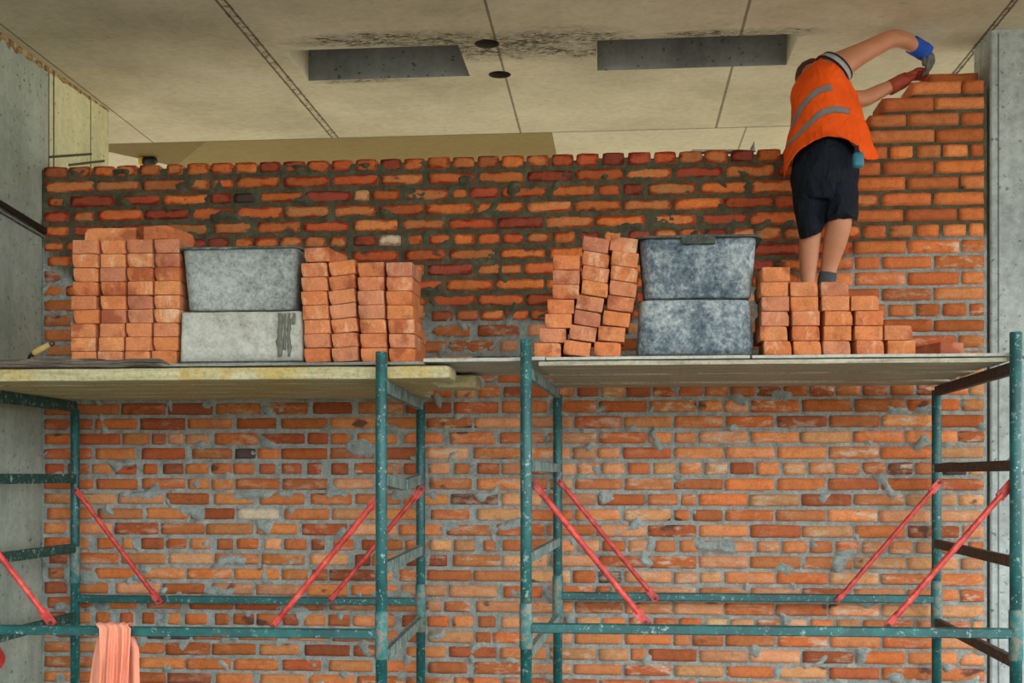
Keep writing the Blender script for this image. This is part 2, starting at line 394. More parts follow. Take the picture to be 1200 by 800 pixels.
HOLES = [PZ(570.5, 51.5, ZC), PZ(585.5, 87.5, ZC)]
ceil.data.materials.append(m_concrete('shaded_slot_concrete', [(112, 112, 110), (144, 145, 144), (164, 165, 164)]))  # shade painted in as grey on slot ends and tops, sides left light
ceil.data.materials.append(m_plain('dark_hole_shade', (84, 76, 62), .8, .4, 40))  # shade inside the round holes painted as dark brown, no sleeve there
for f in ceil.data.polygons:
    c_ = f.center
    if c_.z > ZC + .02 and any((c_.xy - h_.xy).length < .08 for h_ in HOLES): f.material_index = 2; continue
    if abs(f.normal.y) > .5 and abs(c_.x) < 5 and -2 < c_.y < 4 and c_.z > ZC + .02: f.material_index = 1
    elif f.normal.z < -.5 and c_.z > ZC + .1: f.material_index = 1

# ------------------------------------------------------------------ brick wall: one mesh, every brick modelled
Z0 = P(600, 549, 0).z
PITCH = P(600, 189.5, 0).z; PITCH = (PITCH - Z0) / 20
XA = P(788.5, 531, 0).x; XB = P(817.5, 513, 0).x
def row_start(k):
    if k <= 20: return XL + .01
    return {21: P(1014, 159, 0).x, 22: P(1018, 140, 0).x, 23: P(1033, 120, 0).x, 24: P(1067, 102, 0).x, 25: P(1088, 90, .12).x}[k]
rows = []
rng = random.Random(21)
KMIN = -int((Z0) / PITCH)
for k in range(KMIN, 26):
    xs, xe = row_start(k), XR - .012
    header = (k % 5 == 0) and k not in (25,)
    step0 = .1385 if header else (.2735)
    anchor = P(824, 549, 0).x if header else (XA if k % 2 else XB)
    cuts_ = [anchor]
    x = anchor
    while x < xe + .1:
        x += step0 * rng.uniform(.985, 1.015); cuts_.append(x)
    x = anchor
    while x > xs - .1:
        x -= step0 * (.985 if not header else .985) * rng.uniform(.97, 1.03); cuts_.insert(0, x)
    cuts_ = [c for c in cuts_ if xs + .05 < c < xe - .05]
    if k in (21, 22, 23, 24): cuts_ = [c for c in cuts_ if c > xs + .12]
    cuts_ = [xs] + cuts_ + [xe]
    segs = []
    for a, b in zip(cuts_, cuts_[1:]):
        gx = (a + b) / 2
        brk = .15 if gx < 0.3 else .04
        if not header and b - a > .22 and rng.random() < brk * .8:
            c = a + (b - a) * rng.choice((.5, .5, .36, .64)); segs += [(a, c), (c, b)]
        else: segs.append((a, b))
    rows.append((k, segs, header))
UVX = {}
def wet_at(x, z):
    u = 600 + F * ((V((x, 0, z)) - CAM).dot(RGT)) / ((V((x, 0, z)) - CAM).dot(FWD))
    v = 558 - F * (z - HC) / ((V((x, 0, z)) - CAM).dot(FWD))
    lim = 372 + 8 * math.sin(u * .02) if u < 740 else 372 - (u - 740) * .27
    if u < 110: lim = 372 - (110 - u) * 1.3
    lim = max(lim, 268)
    return sstep(-14, 14, lim - v + 26 * noise.noise(V((x * 3, 0, z * 5)))), u, v
wm = bmesh.new()
tint = wm.loops.layers.float_color.new('tint'); edge = wm.loops.layers.float_vector.new('edge') if hasattr(wm.loops.layers, 'float_vector') else None
wetl = wm.verts.layers.float.new('wet')
PAL_LO = [(202, 124, 76), (196, 112, 64), (188, 100, 56), (196, 116, 70), (206, 140, 98), (200, 140, 94), (180, 102, 60), (208, 128, 80), (170, 90, 54), (200, 134, 94), (194, 106, 58)]
PAL_LL = [(186, 104, 54), (176, 92, 46), (192, 116, 64), (166, 82, 46), (188, 110, 62), (196, 124, 74), (180, 98, 50), (158, 84, 52)]
PAL_NEW = [(200, 110, 58), (206, 116, 62), (192, 102, 56), (208, 124, 72), (196, 108, 60)]
PAL_UP = [(196, 100, 54), (184, 86, 48), (206, 112, 56), (166, 76, 50), (198, 116, 66), (206, 124, 72), (148, 70, 52), (208, 114, 58)]
PAL_ODD = [(220, 196, 166), (120, 72, 54), (206, 160, 110), (84, 66, 60)]
def brick(x0, x1, z0, z1, yf, depth, col, dusty, key, marg=.2):
    """rounded, slightly chipped brick; its face looks to -y; edge.x = distance from margin, edge.y = dust"""
    w, h = x1 - x0, z1 - z0
    nx = max(4, int(w / .03)); nz = 4
    cx, cz = (x0 + x1) / 2, (z0 + z1) / 2
    tilt = (hsh(key, 3) - .5) * .012
    CR = .006 + .009 * max(0, marg - .3)
    grid = []
    for j in range(nz + 1):
        rowv = []
        for i in range(nx + 1):
            a, b = i / nx * 2 - 1, j / nz * 2 - 1
            X = a * w / 2; Zl = b * h / 2
            dx = w / 2 - abs(X); dz = h / 2 - abs(Zl)
            # rounded corners
            ex, ez = max(0, CR - dx), max(0, CR - dz)
            if ex > 0 and ez > 0:
                l = math.hypot(ex, ez)
                if l > CR: X -= math.copysign(ex * (1 - CR / l), X); Zl -= math.copysign(ez * (1 - CR / l), Zl)
            edgep = (i in (0, nx)) or (j in (0, nz))
            q = V((cx + X, key * 3.1, cz + Zl))
            nv = noise.noise_vector(q * 30) * (.003 if edgep else .0015)
            y = yf + (.0045 if edgep else 0) + noise.noise(q * 20) * .003 + tilt * a * .5
            rowv.append(wm.verts.new((cx + X + nv.x, y, cz + Zl + nv.z + tilt * X)))
        grid.append(rowv)
    fs = []
    for j in range(nz):
        for i in range(nx):
            fs.append((wm.faces.new((grid[j][i], grid[j][i + 1], grid[j + 1][i + 1], grid[j + 1][i])), i, j))
    # sides running back into the wall
    ring = [grid[0][i] for i in range(nx + 1)] + [grid[j][nx] for j in range(1, nz + 1)] + [grid[nz][i] for i in range(nx - 1, -1, -1)] + [grid[j][0] for j in range(nz - 1, 0, -1)]
    back = [wm.verts.new((v.co.x, yf + depth, v.co.z)) for v in ring]
    for a in range(len(ring)):
        b = (a + 1) % len(ring); f = wm.faces.new((ring[b], ring[a], back[a], back[b])); fs.append((f, -1, -1))
    c = lin(col)
    for f, i, j in fs:
        f.material_index = 0; f.smooth = True
        for lp in f.loops:
            lp[tint] = c
            if i < 0: m = .9
            else:
                co = lp.vert.co
                m = min(w / 2 - abs(co.x - cx), h / 2 - abs(co.z - cz)) / (h / 2)
            lp[edge] = (m, dusty, marg)
GAPH = .0195
for k, segs, header in rows:
    zc = Z0 + k * PITCH
    for si, (a, b) in enumerate(segs):
        key = k * 31.7 + si * 1.37
        g = (.0165 if not header else .018) * rng.uniform(.6, 1.3)
        if k >= 21 and a == segs[0][0]: g = .0
        w_, u, v = wet_at((a + b) / 2, zc)
        pal = PAL_UP if rng.random() < w_ * .9 and u < 1000 else (PAL_NEW if u > 940 and v < 330 else (PAL_LL if rng.random() < sstep(640, 200, u) * .85 or v < 500 and rng.random() < .7 else PAL_LO))
        col = rng.choice(pal)
        r = rng.random()
        if r < .016: col = PAL_ODD[int(r * 1000) % 4]
        j = rng.uniform(.88, 1.1); col = tuple(min(255, c * j) for c in col)
        bh = PITCH - (GAPH if u > 900 or v < 195 else (.026 if w_ > .5 else .022)) * rng.uniform(.8, 1.15)
        yf = -.0112 + rng.uniform(-.004, .003)
        dep = .24
        z0, z1 = zc - bh / 2 + rng.uniform(-.002, .002), zc + bh / 2 + rng.uniform(-.002, .002)
        x0, x1 = a + g / 2, b - g / 2
        if k == 25: yf = .12
        if u < 620 and rng.random() < .25: x0 += rng.uniform(0, .03); x1 -= rng.uniform(0, .03)
        dusty = .0 if w_ > .5 else rng.choice((0, .2, .5, .9)) * (1 if u > 400 else .5)
        brick(x0, x1, z0, z1, yf, dep, col, dusty, key, .15 + .8 * w_ * (1 if u < 1000 else .2))
# mortar skin: displaced grid in front of a solid core
CS = .0095
def ztop(x):
    z = Z0 + 20 * PITCH + (.006 + .02 * noise.noise(V((x * 9, 3, 0))))
    for k in (21, 22, 23, 24):
        if x > row_start(k) + .01: z = Z0 + k * PITCH + .012 + .006 * noise.noise(V((x * 20, 1, 0)))
    return z
nxg = int((XR - XL + .02) / CS); nzg = int((Z0 + 25 * PITCH) / CS)
vg = {}
bricktop = Z0 + 20 * PITCH
for i in range(nxg + 1):
    x = XL + .002 + i * (XR - XL - .004) / nxg
    zt = ztop(x)
    for j in range(nzg + 1):
        z = j * CS
        if z > zt + CS: break
        z = min(z, zt)
        w_, u, v = wet_at(x, z)
        q = V((x, 0, z))
        h = .0005 + .006 * noise.noise(q * 16) + .004 * noise.noise(q * 44) + .0025 * noise.noise(q * 95)
        # swept smears lie over some faces
        cover = .36 if u > 640 and v > 450 else (.32 if u < 640 and v > 450 else (.40 if v > 199 and u < 1000 else .6))
        pt = noise.noise(V((x * 8.5 + 1.2 * noise.noise(q * 4), 7, z * 11))) + .16 * noise.noise(q * 26)
        h += .021 * sstep(cover, cover + .22, pt)
        if v < 190 or u > 1000 and v < 280: h = min(h, .006) * .6
        if v < 415 and u < 900: h += .0045
        if i in (0, nxg): h *= .2
        vv = wm.verts.new((x, -h, z)); vv[wetl] = w_; vg[i, j] = vv
for i in range(nxg):
    for j in range(nzg):
        ks = ((i, j), (i + 1, j), (i + 1, j + 1), (i, j + 1))
        if all(q in vg for q in ks):
            f = wm.faces.new([vg[q] for q in ks]); f.material_index = 1; f.smooth = True
def core(lo, hi):
    n0 = len(wm.verts); r = bmesh.ops.create_cube(wm, size=1); c = (V(lo) + V(hi)) / 2; s = V(hi) - V(lo)
    fs = set()
    for v in r['verts']:
        v.co = V((v.co.x * s.x, v.co.y * s.y, v.co.z * s.z)) + c; v[wetl] = 1.0; fs |= set(v.link_faces)
    for f in fs: f.material_index = 1
core((XL + .002, .02, 0), (XR - .002, .36, Z0 + 19.6 * PITCH))
core((XL + .002, .015, Z0 + 19.4 * PITCH), (XR - .002, .22, Z0 + 20.02 * PITCH))
for k in (21, 22, 23, 24): core((row_start(k) + .02, .006, Z0 + (k - .62) * PITCH), (XR - .002, .23, Z0 + (k + .02) * PITCH))
core((row_start(25) - .03, .1, Z0 + 23.9 * PITCH), (XR - .01, .22, Z0 + 24.6 * PITCH))
wme = bpy.data.meshes.new('wall_back'); wm.to_mesh(wme); wm.free()
wall = tag(link('wall_back', wme, [M_WB, M_MO]), kind='structure')

# ------------------------------------------------------------------ scaffolds
YF, YR = -1.5, -.14
def zat(u, v, y): return P(u, v, y).z
def scaffold(label, posts, rungz, railz, braces, rung_mats, tops, sleeves, sag):
    """posts: px of (front-near, front-far, rear-near, rear-far) = (FL, FR, RL, RR)"""
    xs = [P(posts[0], 600, YF).x, P(posts[1], 600, YF).x, P(posts[2], 600, YR).x, P(posts[3], 600, YR).x]
    ys = [YF, YF, YR, YR]
    root = empty('scaffold', V(((xs[0] + xs[1]) / 2, (YF + YR) / 2, 0)), label, 'scaffold')
    pr = .0245
    for i in range(4):
        bm = bmesh.new(); zt = tops[i]
        tube(bm, [V((xs[i], ys[i], 0)), V((xs[i], ys[i], zt - .004)), V((xs[i], ys[i], zt))], [pr, pr, pr * .9], 20)
        po = obj('post', bm, M_TEAL, root, True)
        bm = bmesh.new(); za, zb = sleeves[i]
        c = V((xs[i], ys[i], 0)); tube(bm, [c + UP * za, c + UP * (za + .006), c + UP * (zb - .006), c + UP * zb], [pr * 1.02, pr * 1.16, pr * 1.16, pr * 1.02], 20)
        s_ = obj('coupling_sleeve', bm, m_sleeve, po, True); s_['label'] = 'rusty coupling sleeve'
        if i < 2 or True:
            bm = bmesh.new(); tube(bm, [c, c + UP * .008], .06, 20); obj('base_plate', bm, M_RUST, po)
    for side in (0, 1):
        a, b = side, side + 2
        for j, z in enumerate(rungz):
            p0 = V((xs[a], ys[a], z)); p1 = V((xs[b], ys[b], z)); d = (p1 - p0).normalized()
            p0 += d * pr * .6; p1 -= d * pr * .6
            bm = bmesh.new(); sg = sag[side] if j == 1 else 0
            if sg:
                mid = p0.lerp(p1, .5) - UP * sg
                bar(bm, p0, mid + d * .01, .03, .045); bar(bm, mid - d * .01, p1, .03, .045)
            else: bar(bm, p0, p1, .03, .05 if j == 0 else .045)
            obj('rung', bm, rung_mats[side], root)
    for (a, b, z) in ((0, 1, railz[0]), (2, 3, railz[1])):
        bm = bmesh.new(); bar(bm, V((xs[a] + pr * .5, ys[a], z)), V((xs[b] - pr * .5, ys[b], z)), .04, .04, .004)
        obj('rail', bm, M_TEAL, root)
    for (i, u0, v0, u1, v1) in braces:
        y = ys[i] + .034 if i < 2 else ys[i] - .038
        p0 = P(u0, v0, y); p1 = P(u1, v1, y); d = (p1 - p0).normalized()
        r = .0128
        bm = bmesh.new(); tube(bm, [p0 + d * .05, p1 - d * .05], r, 12)
        # flattened ends
        for q, s in ((p0, 1), (p1, -1)):
            bar(bm, q - d * s * .012, q + d * s * .065, .011, .029, .004)
        br = obj('brace', bm, M_RED, root, False); br['label'] = 'red diagonal brace'
        for q in (p0, p1):
            bm = bmesh.new(); tube(bm, [q + V((0, -.014, 0)), q + V((0, .03, 0))], .008, 8); obj('bolt', bm, M_RUST, br)
    return xs
k = NT('rusty_sleeve_paint'); n_ = k.noise(28, 6, .72)
m_sleeve = k.done(k.ramp(n_, [(.35, lin((24, 96, 96))), (.48, lin((60, 110, 106))), (.58, lin((134, 120, 104))), (.72, lin((110, 76, 58)))]), .6, n_, .4, .003)
ZL = [HC + .385, HC - .012, HC - .395, HC - .775]
ZR = [HC + .44, HC + .044, HC - .348, HC - .755]
z = lambda u, v, y: P(u, v, y).z
xsl = scaffold('teal tubular scaffold carrying the yellow timber deck beside the bare concrete wall', (-72, 447, 88, 493), ZL,
    (z(300, 741, YF), z(300, 703, YR)),
    [(2, 89, 574, 186, 704), (1, 446, 580, 320, 733), (3, 494, 573, 387, 703), (0, -66, 565, 60, 729)], (M_DKG, M_WORN),
    (HC + .525, z(448, 412, YF), HC + .37, z(493, 474, YR)),
    ((HC - .8, HC - .55), (z(447, 772, YF), z(447, 716, YF)), (z(88, 683, YR), z(88, 640, YR)), (z(493, 740, YR), z(493, 684, YR))), (0, .03))
xsr = scaffold('teal tubular scaffold carrying the grey board deck in front of the column', (616.5, 1190.5, 653.5, 1097.5), ZR,
    (z(850, 738, YF), z(850, 699.5, YR)),
    [(0, 626, 567, 757, 729), (2, 656, 564, 768, 701), (3, 1101, 565, 981, 704), (1, 1184, 568, 1041, 732)], (M_WORN, M_RUST),
    (z(617, 397, YF), z(1190, 389, YF), z(654, 462, YR), z(1098, 457, YR)),
    ((z(616, 760, YF), z(616, 706, YF)), (z(1190, 774, YF), z(1190, 714, YF)), (z(654, 730, YR), z(654, 674, YR)), (z(1098, 735, YR), z(1098, 680, YR))), (.0, 0))

# decks
def plank(name, x0, x1, y0, y1, z0, z1, mat, label, cat, group=None, sk0=0, sk1=0, seed=0, bev=.006, amp=.0025):
    bm = bmesh.new(); n = 14
    box(bm, (x0, y0, z0), (x1, y1, z1), None, bev, 2)
    for v in bm.verts:
        t = (v.co.y - (y0 + y1) / 2)
        v.co.x += (sk0 if abs(v.co.x - x0) < abs(v.co.x - x1) else sk1) * t
    bmesh.ops.subdivide_edges(bm, edges=[e for e in bm.edges if abs(e.verts[0].co.x - e.verts[1].co.x) > .4], cuts=n)
    jag(bm, amp, 6, seed)
    return solo(name, bm, mat, label, cat, group)
LT0, LT1 = HC + .411, HC + .468
def xpx(u, y): return P(u, 450, y).x
ys_ = [(-1.462, -1.25), (-1.215, -1.0), (-.965, -.75), (-.70, -.475), (-.43, -.2)]
ends = [527, 507, 558, 500, 497]
labs = ['yellowed timber plank along the outer edge of the scaffold deck, with a rounded broken end',
        'yellowed timber plank second in from the outer edge of its scaffold deck',
        'yellowed timber plank whose end sticks out furthest past the green post',
        'yellowed timber plank second from the brick wall in its scaffold deck',
        'yellowed timber plank nearest the brick wall in its scaffold deck']
labs[2] = 'yellowed timber plank whose squared end sticks out longest past the green post'
labs[4] = 'yellowed timber plank against the brick wall in its scaffold deck'
for i, ((y0, y1), e) in enumerate(zip(ys_, ends)):
    if i in (0, 2): a, b = HC + .416, HC + .474
    else: a, b = HC + .416, HC + .462
    plank('deck_plank', xpx(-95, y0), xpx(e, y0), y0, y1, a, b, M_YT, labs[i], 'plank', 'yellow planks of the scaffold deck', seed=i * 3.3, bev=.022 if i == 0 else .008)
LTOP = HC + .494
plank('plywood_sheet', xpx(150, -1.44), xpx(497, -1.44), -1.445, -.25, HC + .479, LTOP - .0015, M_PLYD, 'thin dirty plywood sheet lying under the grey tubs on the yellow planks', 'plywood', seed=9, bev=.003, amp=.0015)
plank('plywood_sheet', xpx(-95, -1.44), xpx(148, -1.44), -1.40, -.25, HC + .479, LTOP - .0015, M_PLYD, 'thin dirty plywood sheet under the brick stack beside the concrete wall', 'plywood', seed=5, bev=.003, amp=.0015)
RB = HC + .467
ysr = [(-1.46, -1.245), (-1.21, -.985), (-.945, -.735), (-.695, -.475), (-.43, -.2)]
names_ = ['along the outer edge', 'second from the outer edge', 'in the middle', 'second from the brick wall', 'against the brick wall']
slL = (P(657, 500, YR).x - P(630, 500, YF).x) / (YR - YF); slR = (P(1100, 500, YR).x - P(1187, 500, YF).x) / (YR - YF)
for i, (y0, y1) in enumerate(ysr):
    yc = (y0 + y1) / 2
    x0 = P(630, 500, YF).x + slL * (yc - YF); x1 = P(1184, 500, YF).x + slR * (yc - YF)
    plank('deck_board', x0, x1, y0, y1, RB + (0, .007, .002, .008, 0)[i], HC + .486, M_GT, 'weathered grey board ' + names_[i] + ' of the scaffold deck by the column', 'board', 'grey boards of the scaffold deck', slL, slR, i * 5.1, .004, .0018)
RTOP = HC + .505
plank('plywood_sheet', xpx(640, -1.46), xpx(879, -1.46), -1.468, -.22, HC + .4905, RTOP - .0015, M_PLY, 'pale plywood sheet under the leaning brick stack and blue grey tubs', 'plywood', seed=2, bev=.003, amp=.0012)
plank('plywood_sheet', xpx(881, -1.46), xpx(1182, -1.46), -1.468, -.22, HC + .4905, RTOP - .0015, M_PLY, 'pale plywood sheet under the stepped brick stack beside the column', 'plywood', None, 0, -.2, 3, .003, .0012)
# bridging sheet between the two decks
bm = bmesh.new()
xa, xb = xpx(496, -1.46), xpx(639, -1.46)
box(bm, (xa, -1.46, -.008), (xb, -.74, .008), None, .002)
for v in bm.verts:
    t = (v.co.x - xa) / (xb - xa); v.co.z += HC + .4945 + .0035 * t
bmesh.ops.subdivide_edges(bm, edges=[e for e in bm.edges if abs(e.verts[0].co.x - e.verts[1].co.x) > .3], cuts=12)
jag(bm, .0025, 9, 4)
solo('plywood_sheet', bm, M_PLY, 'short plywood sheet bridging the gap between the two scaffold decks', 'plywood')

# ------------------------------------------------------------------ loose bricks
BW, BH, BL = .1135, .0606, .235
def brick_mesh(seed):
    bm = bmesh.new(); box(bm, (-BW / 2, 0, 0), (BW / 2, BL, BH), None, .0035, 2)
    bmesh.ops.subdivide_edges(bm, edges=[e for e in bm.edges if e.calc_length() > .04], cuts=5, use_grid_fill=True)
    r = random.Random(seed)
    chips = [V((r.choice((-1, 1)) * BW / 2, r.choice((0, BL, BL * .4)), r.choice((0, BH)))) for _ in range(3)]
    for v in bm.verts:
        q = v.co * 24 + V((seed * 5, 0, seed))
        v.co += noise.noise_vector(q) * .0013
        for c in chips:
            d = (v.co - c).length; R = .02 + .012 * r.random()
            if d < R: v.co = v.co.lerp(V((0, BL / 2, BH / 2)), .09 * (1 - d / R))
        v.co.z = min(max(v.co.z, 0), BH); v.co.x = min(max(v.co.x, -BW / 2), BW / 2)
    for f in bm.faces: f.smooth = True
    me = bpy.data.meshes.new('brick'); bmesh.ops.recalc_face_normals(bm, faces=bm.faces[:]); bm.to_mesh(me); bm.free(); me.materials.append(M_BR); return me
BM_ = [brick_mesh(s) for s in range(8)]
br_rng = random.Random(5)
ORD = ['first', 'second', 'third', 'fourth', 'fifth', 'sixth', 'seventh', 'eighth', 'ninth']
def put_brick(x, y, zb, roll, yaw, label, group):
    o = bpy.data.objects.new('brick', br_rng.choice(BM_)); COL.objects.link(o)
    o.matrix_world = Matrix.Translation((x, y, zb)) @ Matrix.Rotation(roll, 4, 'Y') @ Matrix.Rotation(yaw, 4, 'Z')
    tag(o, label, 'brick', group); return o
def column(base_u, y, zb, lefts, roll, text, group, drift=None):
    """lefts: px of each brick's left edge from the bottom up"""
    n = len(lefts)
    for i, l in enumerate(lefts):
        hgt = i * (BH + .0012)
        s = 1400 / ((y + D)) * (1 + (l - 600) / 15300)
        x = P(l, 450, y).x + BW / 2
        ry = roll[min(i, len(roll) - 1)] if isinstance(roll, list) else roll
        if i == 0: acc = abs(math.sin(ry)) * BW / 2; pr_ = ry
        acc += abs(ry - pr_) * BW / 2; pr_ = ry
        yaw = br_rng.uniform(-.035, .035)
        zz = zb + acc + .0006
        acc += BH / math.cos(ry) + .0012
        top = n - 1 - i
        where = 'topmost' if top == 0 else ('bottom' if i == 0 else ORD[i] + ' from the bottom')
        put_brick(x, y + br_rng.uniform(-.008, .008), zz, ry, yaw, 'orange clay brick, ' + where + ' of ' + text, group)
R_ = math.radians
def pxl(vals, o, s): return [o + x / s for x in vals]
# tall stack beside the concrete wall
g1 = 'bricks of the stack by the concrete wall'
yS = -1.385
L1 = [[338, 333, 330, 350, 337, 350, 350, 350, 350], [462, 467, 470, 465, 473, 478, 470, 468, 475], [580, 593, 588, 585, 588, 590, 592, 597, 585], [692, 708, 710, 705, 710, 705, 702, 704, 703]]
T1 = ['the column by the concrete wall', 'the second column from the concrete wall', 'the third column from the concrete wall', 'the square stack column touching grey tubs']
px0 = [84.2, 116.5, 146.6, 176.6]
for c in range(4):
    lf = [px0[c] + (x / 4 - sum(L1[c]) / len(L1[c]) / 4) * .75 for x in L1[c]]
    if c: lf = [max(x, a + 31.8) for x, a in zip(lf, PP)]
    PP = lf
    column(0, yS + .004 * c, LTOP, lf, 0, T1[c], g1)
zt = LTOP + 9 * (BH + .0012) + .002
g1t = 'bricks lying loose on the stack by the concrete wall'
o = put_brick(P(103, 280, -1.3).x, -1.28, zt, 0, -math.pi / 2 + .03, 'orange brick lying lengthwise on top of the stack beside the concrete wall', g1t)
o = put_brick(P(181, 280, -1.36).x, -1.36, zt, 0, -.22, 'orange brick lying endwise on top of the stack, beside the grey tubs', g1t)
# stack beside the grey tubs, second side
g2 = 'bricks of the stack on the far side of the grey tubs'
L2 = [[427, 427, 425, 418, 410, 395, 398], [555, 545, 548, 545, 533, 515, 528], [680, 673, 687, 670, 665, 648, 648], [818, 820, 817, 800, 785, 778, 768]]
T2 = ['the leaning column touching the grey tubs', 'the second leaning column from the grey tubs', 'the third leaning column from the grey tubs', 'the leaning column behind the green post top']
rolls = [0, -.03, 0, 0]
for c in range(4):
    lf = pxl(L2[c], 250, 4); lf = [(x - lf[0]) * .9 + lf[0] for x in lf]
    if c == 0: lf = [max(x, 353.5) for x in lf]; P2 = lf
    if c == 1: lf = [max(x, a + 32.8) for x, a in zip(lf, P2)]
    if c == 2: prev = P2; lf = [max(x, a + 33.0) for x, a in zip(lf, prev)]
    if c == 3: prev = P2; lf = [max(x, a + 33.0) for x, a in zip(lf, prev)]
    P2 = lf
    column(0, -1.41 + .004 * c, LTOP, lf, (-.035, [-.07, -.07, -.11, -.12, -.12, -.12, -.11], -.02, 0)[c], T2[c], g2)
    if c == 3:
        column(0, -1.41 + BL + .03, LTOP, [x + 6 - .6 * i for i, x in enumerate(lf[:6])], 0, 'the second row behind the green post top', g2)
put_brick(P(355 + 16.5, 300, -1.40).x, -1.41, LTOP + 7 * (BH + .0012) + .006, 0, -.12, 'orange brick alone on top of the leaning stack, touching the grey tub', g2)
# leaning stack by the blue-grey tubs
g3 = 'bricks of the leaning stack by the blue grey tubs'
L3 = [[103, 127, 153, 165, 188, 190, 192], [238, 264, 278, 293, 314, 318, 322, 315], [383, 400, 422, 440, 450, 457, 460, 445]]
T3 = ['the shortest column leaning towards blue tubs', 'the middle column leaning towards blue tubs', 'the column leaning against the blue tubs']
rl = [0.015, [.13, .15, .17, .17, .17, .17, .17, .17], [.05, .09, .13, .15, .15, .15, .15, .15]]
P3 = None
for c in range(3):
    lf = pxl(L3[c], 600, 4)
    if P3: lf = [max(x, (P3[min(i, len(P3) - 1)]) + 32.9) for i, x in enumerate(lf)]
    P3 = lf
    column(0, -1.43 + .004 * c, RTOP, lf, rl[c], T3[c], g3)
# stepped stack by the column
g4 = 'bricks of the stepped stack the worker stands behind'
L4 = [[155, 139, 145, 145, 141, 148], [275, 268, 268, 263, 262], [394, 396, 400, 386, 385], [526, 522, 523, 505], [653, 640]]
T4 = ['the six brick column beside the blue tubs', 'the five brick column nearer the blue tubs', 'the five brick column below the grey sock', 'the four brick column of the stepped stack', 'the two brick column ending the stepped stack']
P4 = None
for c in range(5):
    lf = pxl(L4[c], 850, 3.43)
    if P4: lf = [max(x, P4[i] + 33.4) for i, x in enumerate(lf)]
    P4 = lf
    column(0, -1.42 + .004 * c, RTOP, lf, 0, T4[c], g4)
put_brick(P(1116, 410, -1.3).x, -1.3, RTOP + .001, 0, .35, 'single orange brick lying apart on the deck near the column', 'loose bricks on the deck')
# hidden pile the worker stands on
pz = RTOP
for r_ in range(6):
    for c in range(3):
        put_brick(P(938, 400, -.5).x + c * (BW + .003), -.52, pz + r_ * (BH + .001) + .0006, 0, br_rng.uniform(-.02, .02),
                  'orange brick in the pile under the worker, behind the stepped stack', 'bricks piled under the worker')
PILE = pz + 6 * (BH + .001)

# ------------------------------------------------------------------ mortar tubs
def rrect(w, d, r, n=6):
    pts = []
    for cx, cy, a0 in ((w / 2 - r, d / 2 - r, 0), (-w / 2 + r, d / 2 - r, 90), (-w / 2 + r, -d / 2 + r, 180), (w / 2 - r, -d / 2 + r, 270)):
        for i in range(n + 1):
            a = R_(a0 + 90 * i / n); pts.append((cx + r * math.cos(a), cy + r * math.sin(a)))
    return pts
def loft(bm, rings, cap0=True, cap1=True):
    vs = [[bm.verts.new(p) for p in r] for r in rings]; n = len(vs[0])
    for a, b in zip(vs, vs[1:]):
        for i in range(n): bm.faces.new((a[i], a[(i + 1) % n], b[(i + 1) % n], b[i]))
    if cap0: bm.faces.new(vs[0][::-1])
    if cap1: bm.faces.new(vs[-1])
def tub(x0, x1, yfront, zb, H, taper, mat, label, group, inverted=False, depth=.37, rim=.022, cr=.05, rimmat=None, handle=True):
    """taper: how much narrower the closed bottom is, each side"""
    cx = (x0 + x1) / 2; W = x1 - x0 - 2 * rim
    cy = yfront + depth / 2
    def ring(t, grow=0, r=cr):        # t: 0 closed bottom .. 1 open rim
        w = W - 2 * taper * (1 - t) + 2 * grow; d = depth - 2 * rim - 2 * taper * (1 - t) + 2 * grow
        zz = zb + (t if not inverted else 1 - t) * H
        return [V((cx + a, cy + b, zz)) for a, b in rrect(w, d, max(r + grow, .012))]
    root = empty('mortar_tub', V((cx, cy, zb)), label, 'tub', group)
    bm = bmesh.new()
    loft(bm, [ring(0, -.03), ring(0, -.014), ring(.012, -.005), ring(.04, 0), ring(.25), ring(.5), ring(.75), ring(.97), ring(.97, -.008), ring(.5, -.008), ring(.06, -.01)], True, True)
    bmesh.ops.subdivide_edges(bm, edges=[e for e in bm.edges if e.calc_length() > .08], cuts=4, use_grid_fill=True)
    for v in bm.verts: v.co += noise.noise_vector(v.co * 9 + V((zb, 0, 0))) * .003
    obj('tub_body', bm, mat, root, True)
    bm = bmesh.new()
    s = 1 if not inverted else -1
    def rz(r, dz): return [V((p.x, p.y, p.z + dz * s)) for p in r]
    loft(bm, [ring(.965, .001), rz(ring(.965, rim), -.0), rz(ring(1, rim), 0), rz(ring(1, rim * .6), .002), rz(ring(1, -.007), 0), ring(.965, -.007)], False, False)
    bmesh.ops.subdivide_edges(bm, edges=[e for e in bm.edges if e.calc_length() > .08], cuts=4)
    for v in bm.verts: v.co += noise.noise_vector(v.co * 14) * .002
    obj('tub_rim', bm, rimmat or M_RIM, root)
    if handle:
        bm = bmesh.new(); zz = zb + (.93 if not inverted else .07) * H
        hw = W * .14
        loft(bm, [[V((cx - hw, yfront + .002, zz + .02)), V((cx + hw, yfront + .002, zz + .02)), V((cx + hw, yfront + rim, zz + .02)), V((cx - hw, yfront + rim, zz + .02))],
                  [V((cx - hw, yfront + .004, zz - .018)), V((cx + hw, yfront + .004, zz - .018)), V((cx + hw, yfront + rim, zz - .018)), V((cx - hw, yfront + rim, zz - .018))]])
        obj('grip', bm, rimmat or M_RIM, root)
    return root
yt = -1.40
zA = LTOP + .003
zmid = P(280, 364.5, yt + .01).z
tw = tub(P(208, 400, yt).x, P(355.5, 400, yt).x, yt, zA, zmid - zA, .008, M_TUBW, 'cement crusted tub upside down beneath the upright grey tub, beside the square brick stack', 'mortar tubs', True, rim=.004, cr=.02, handle=False)
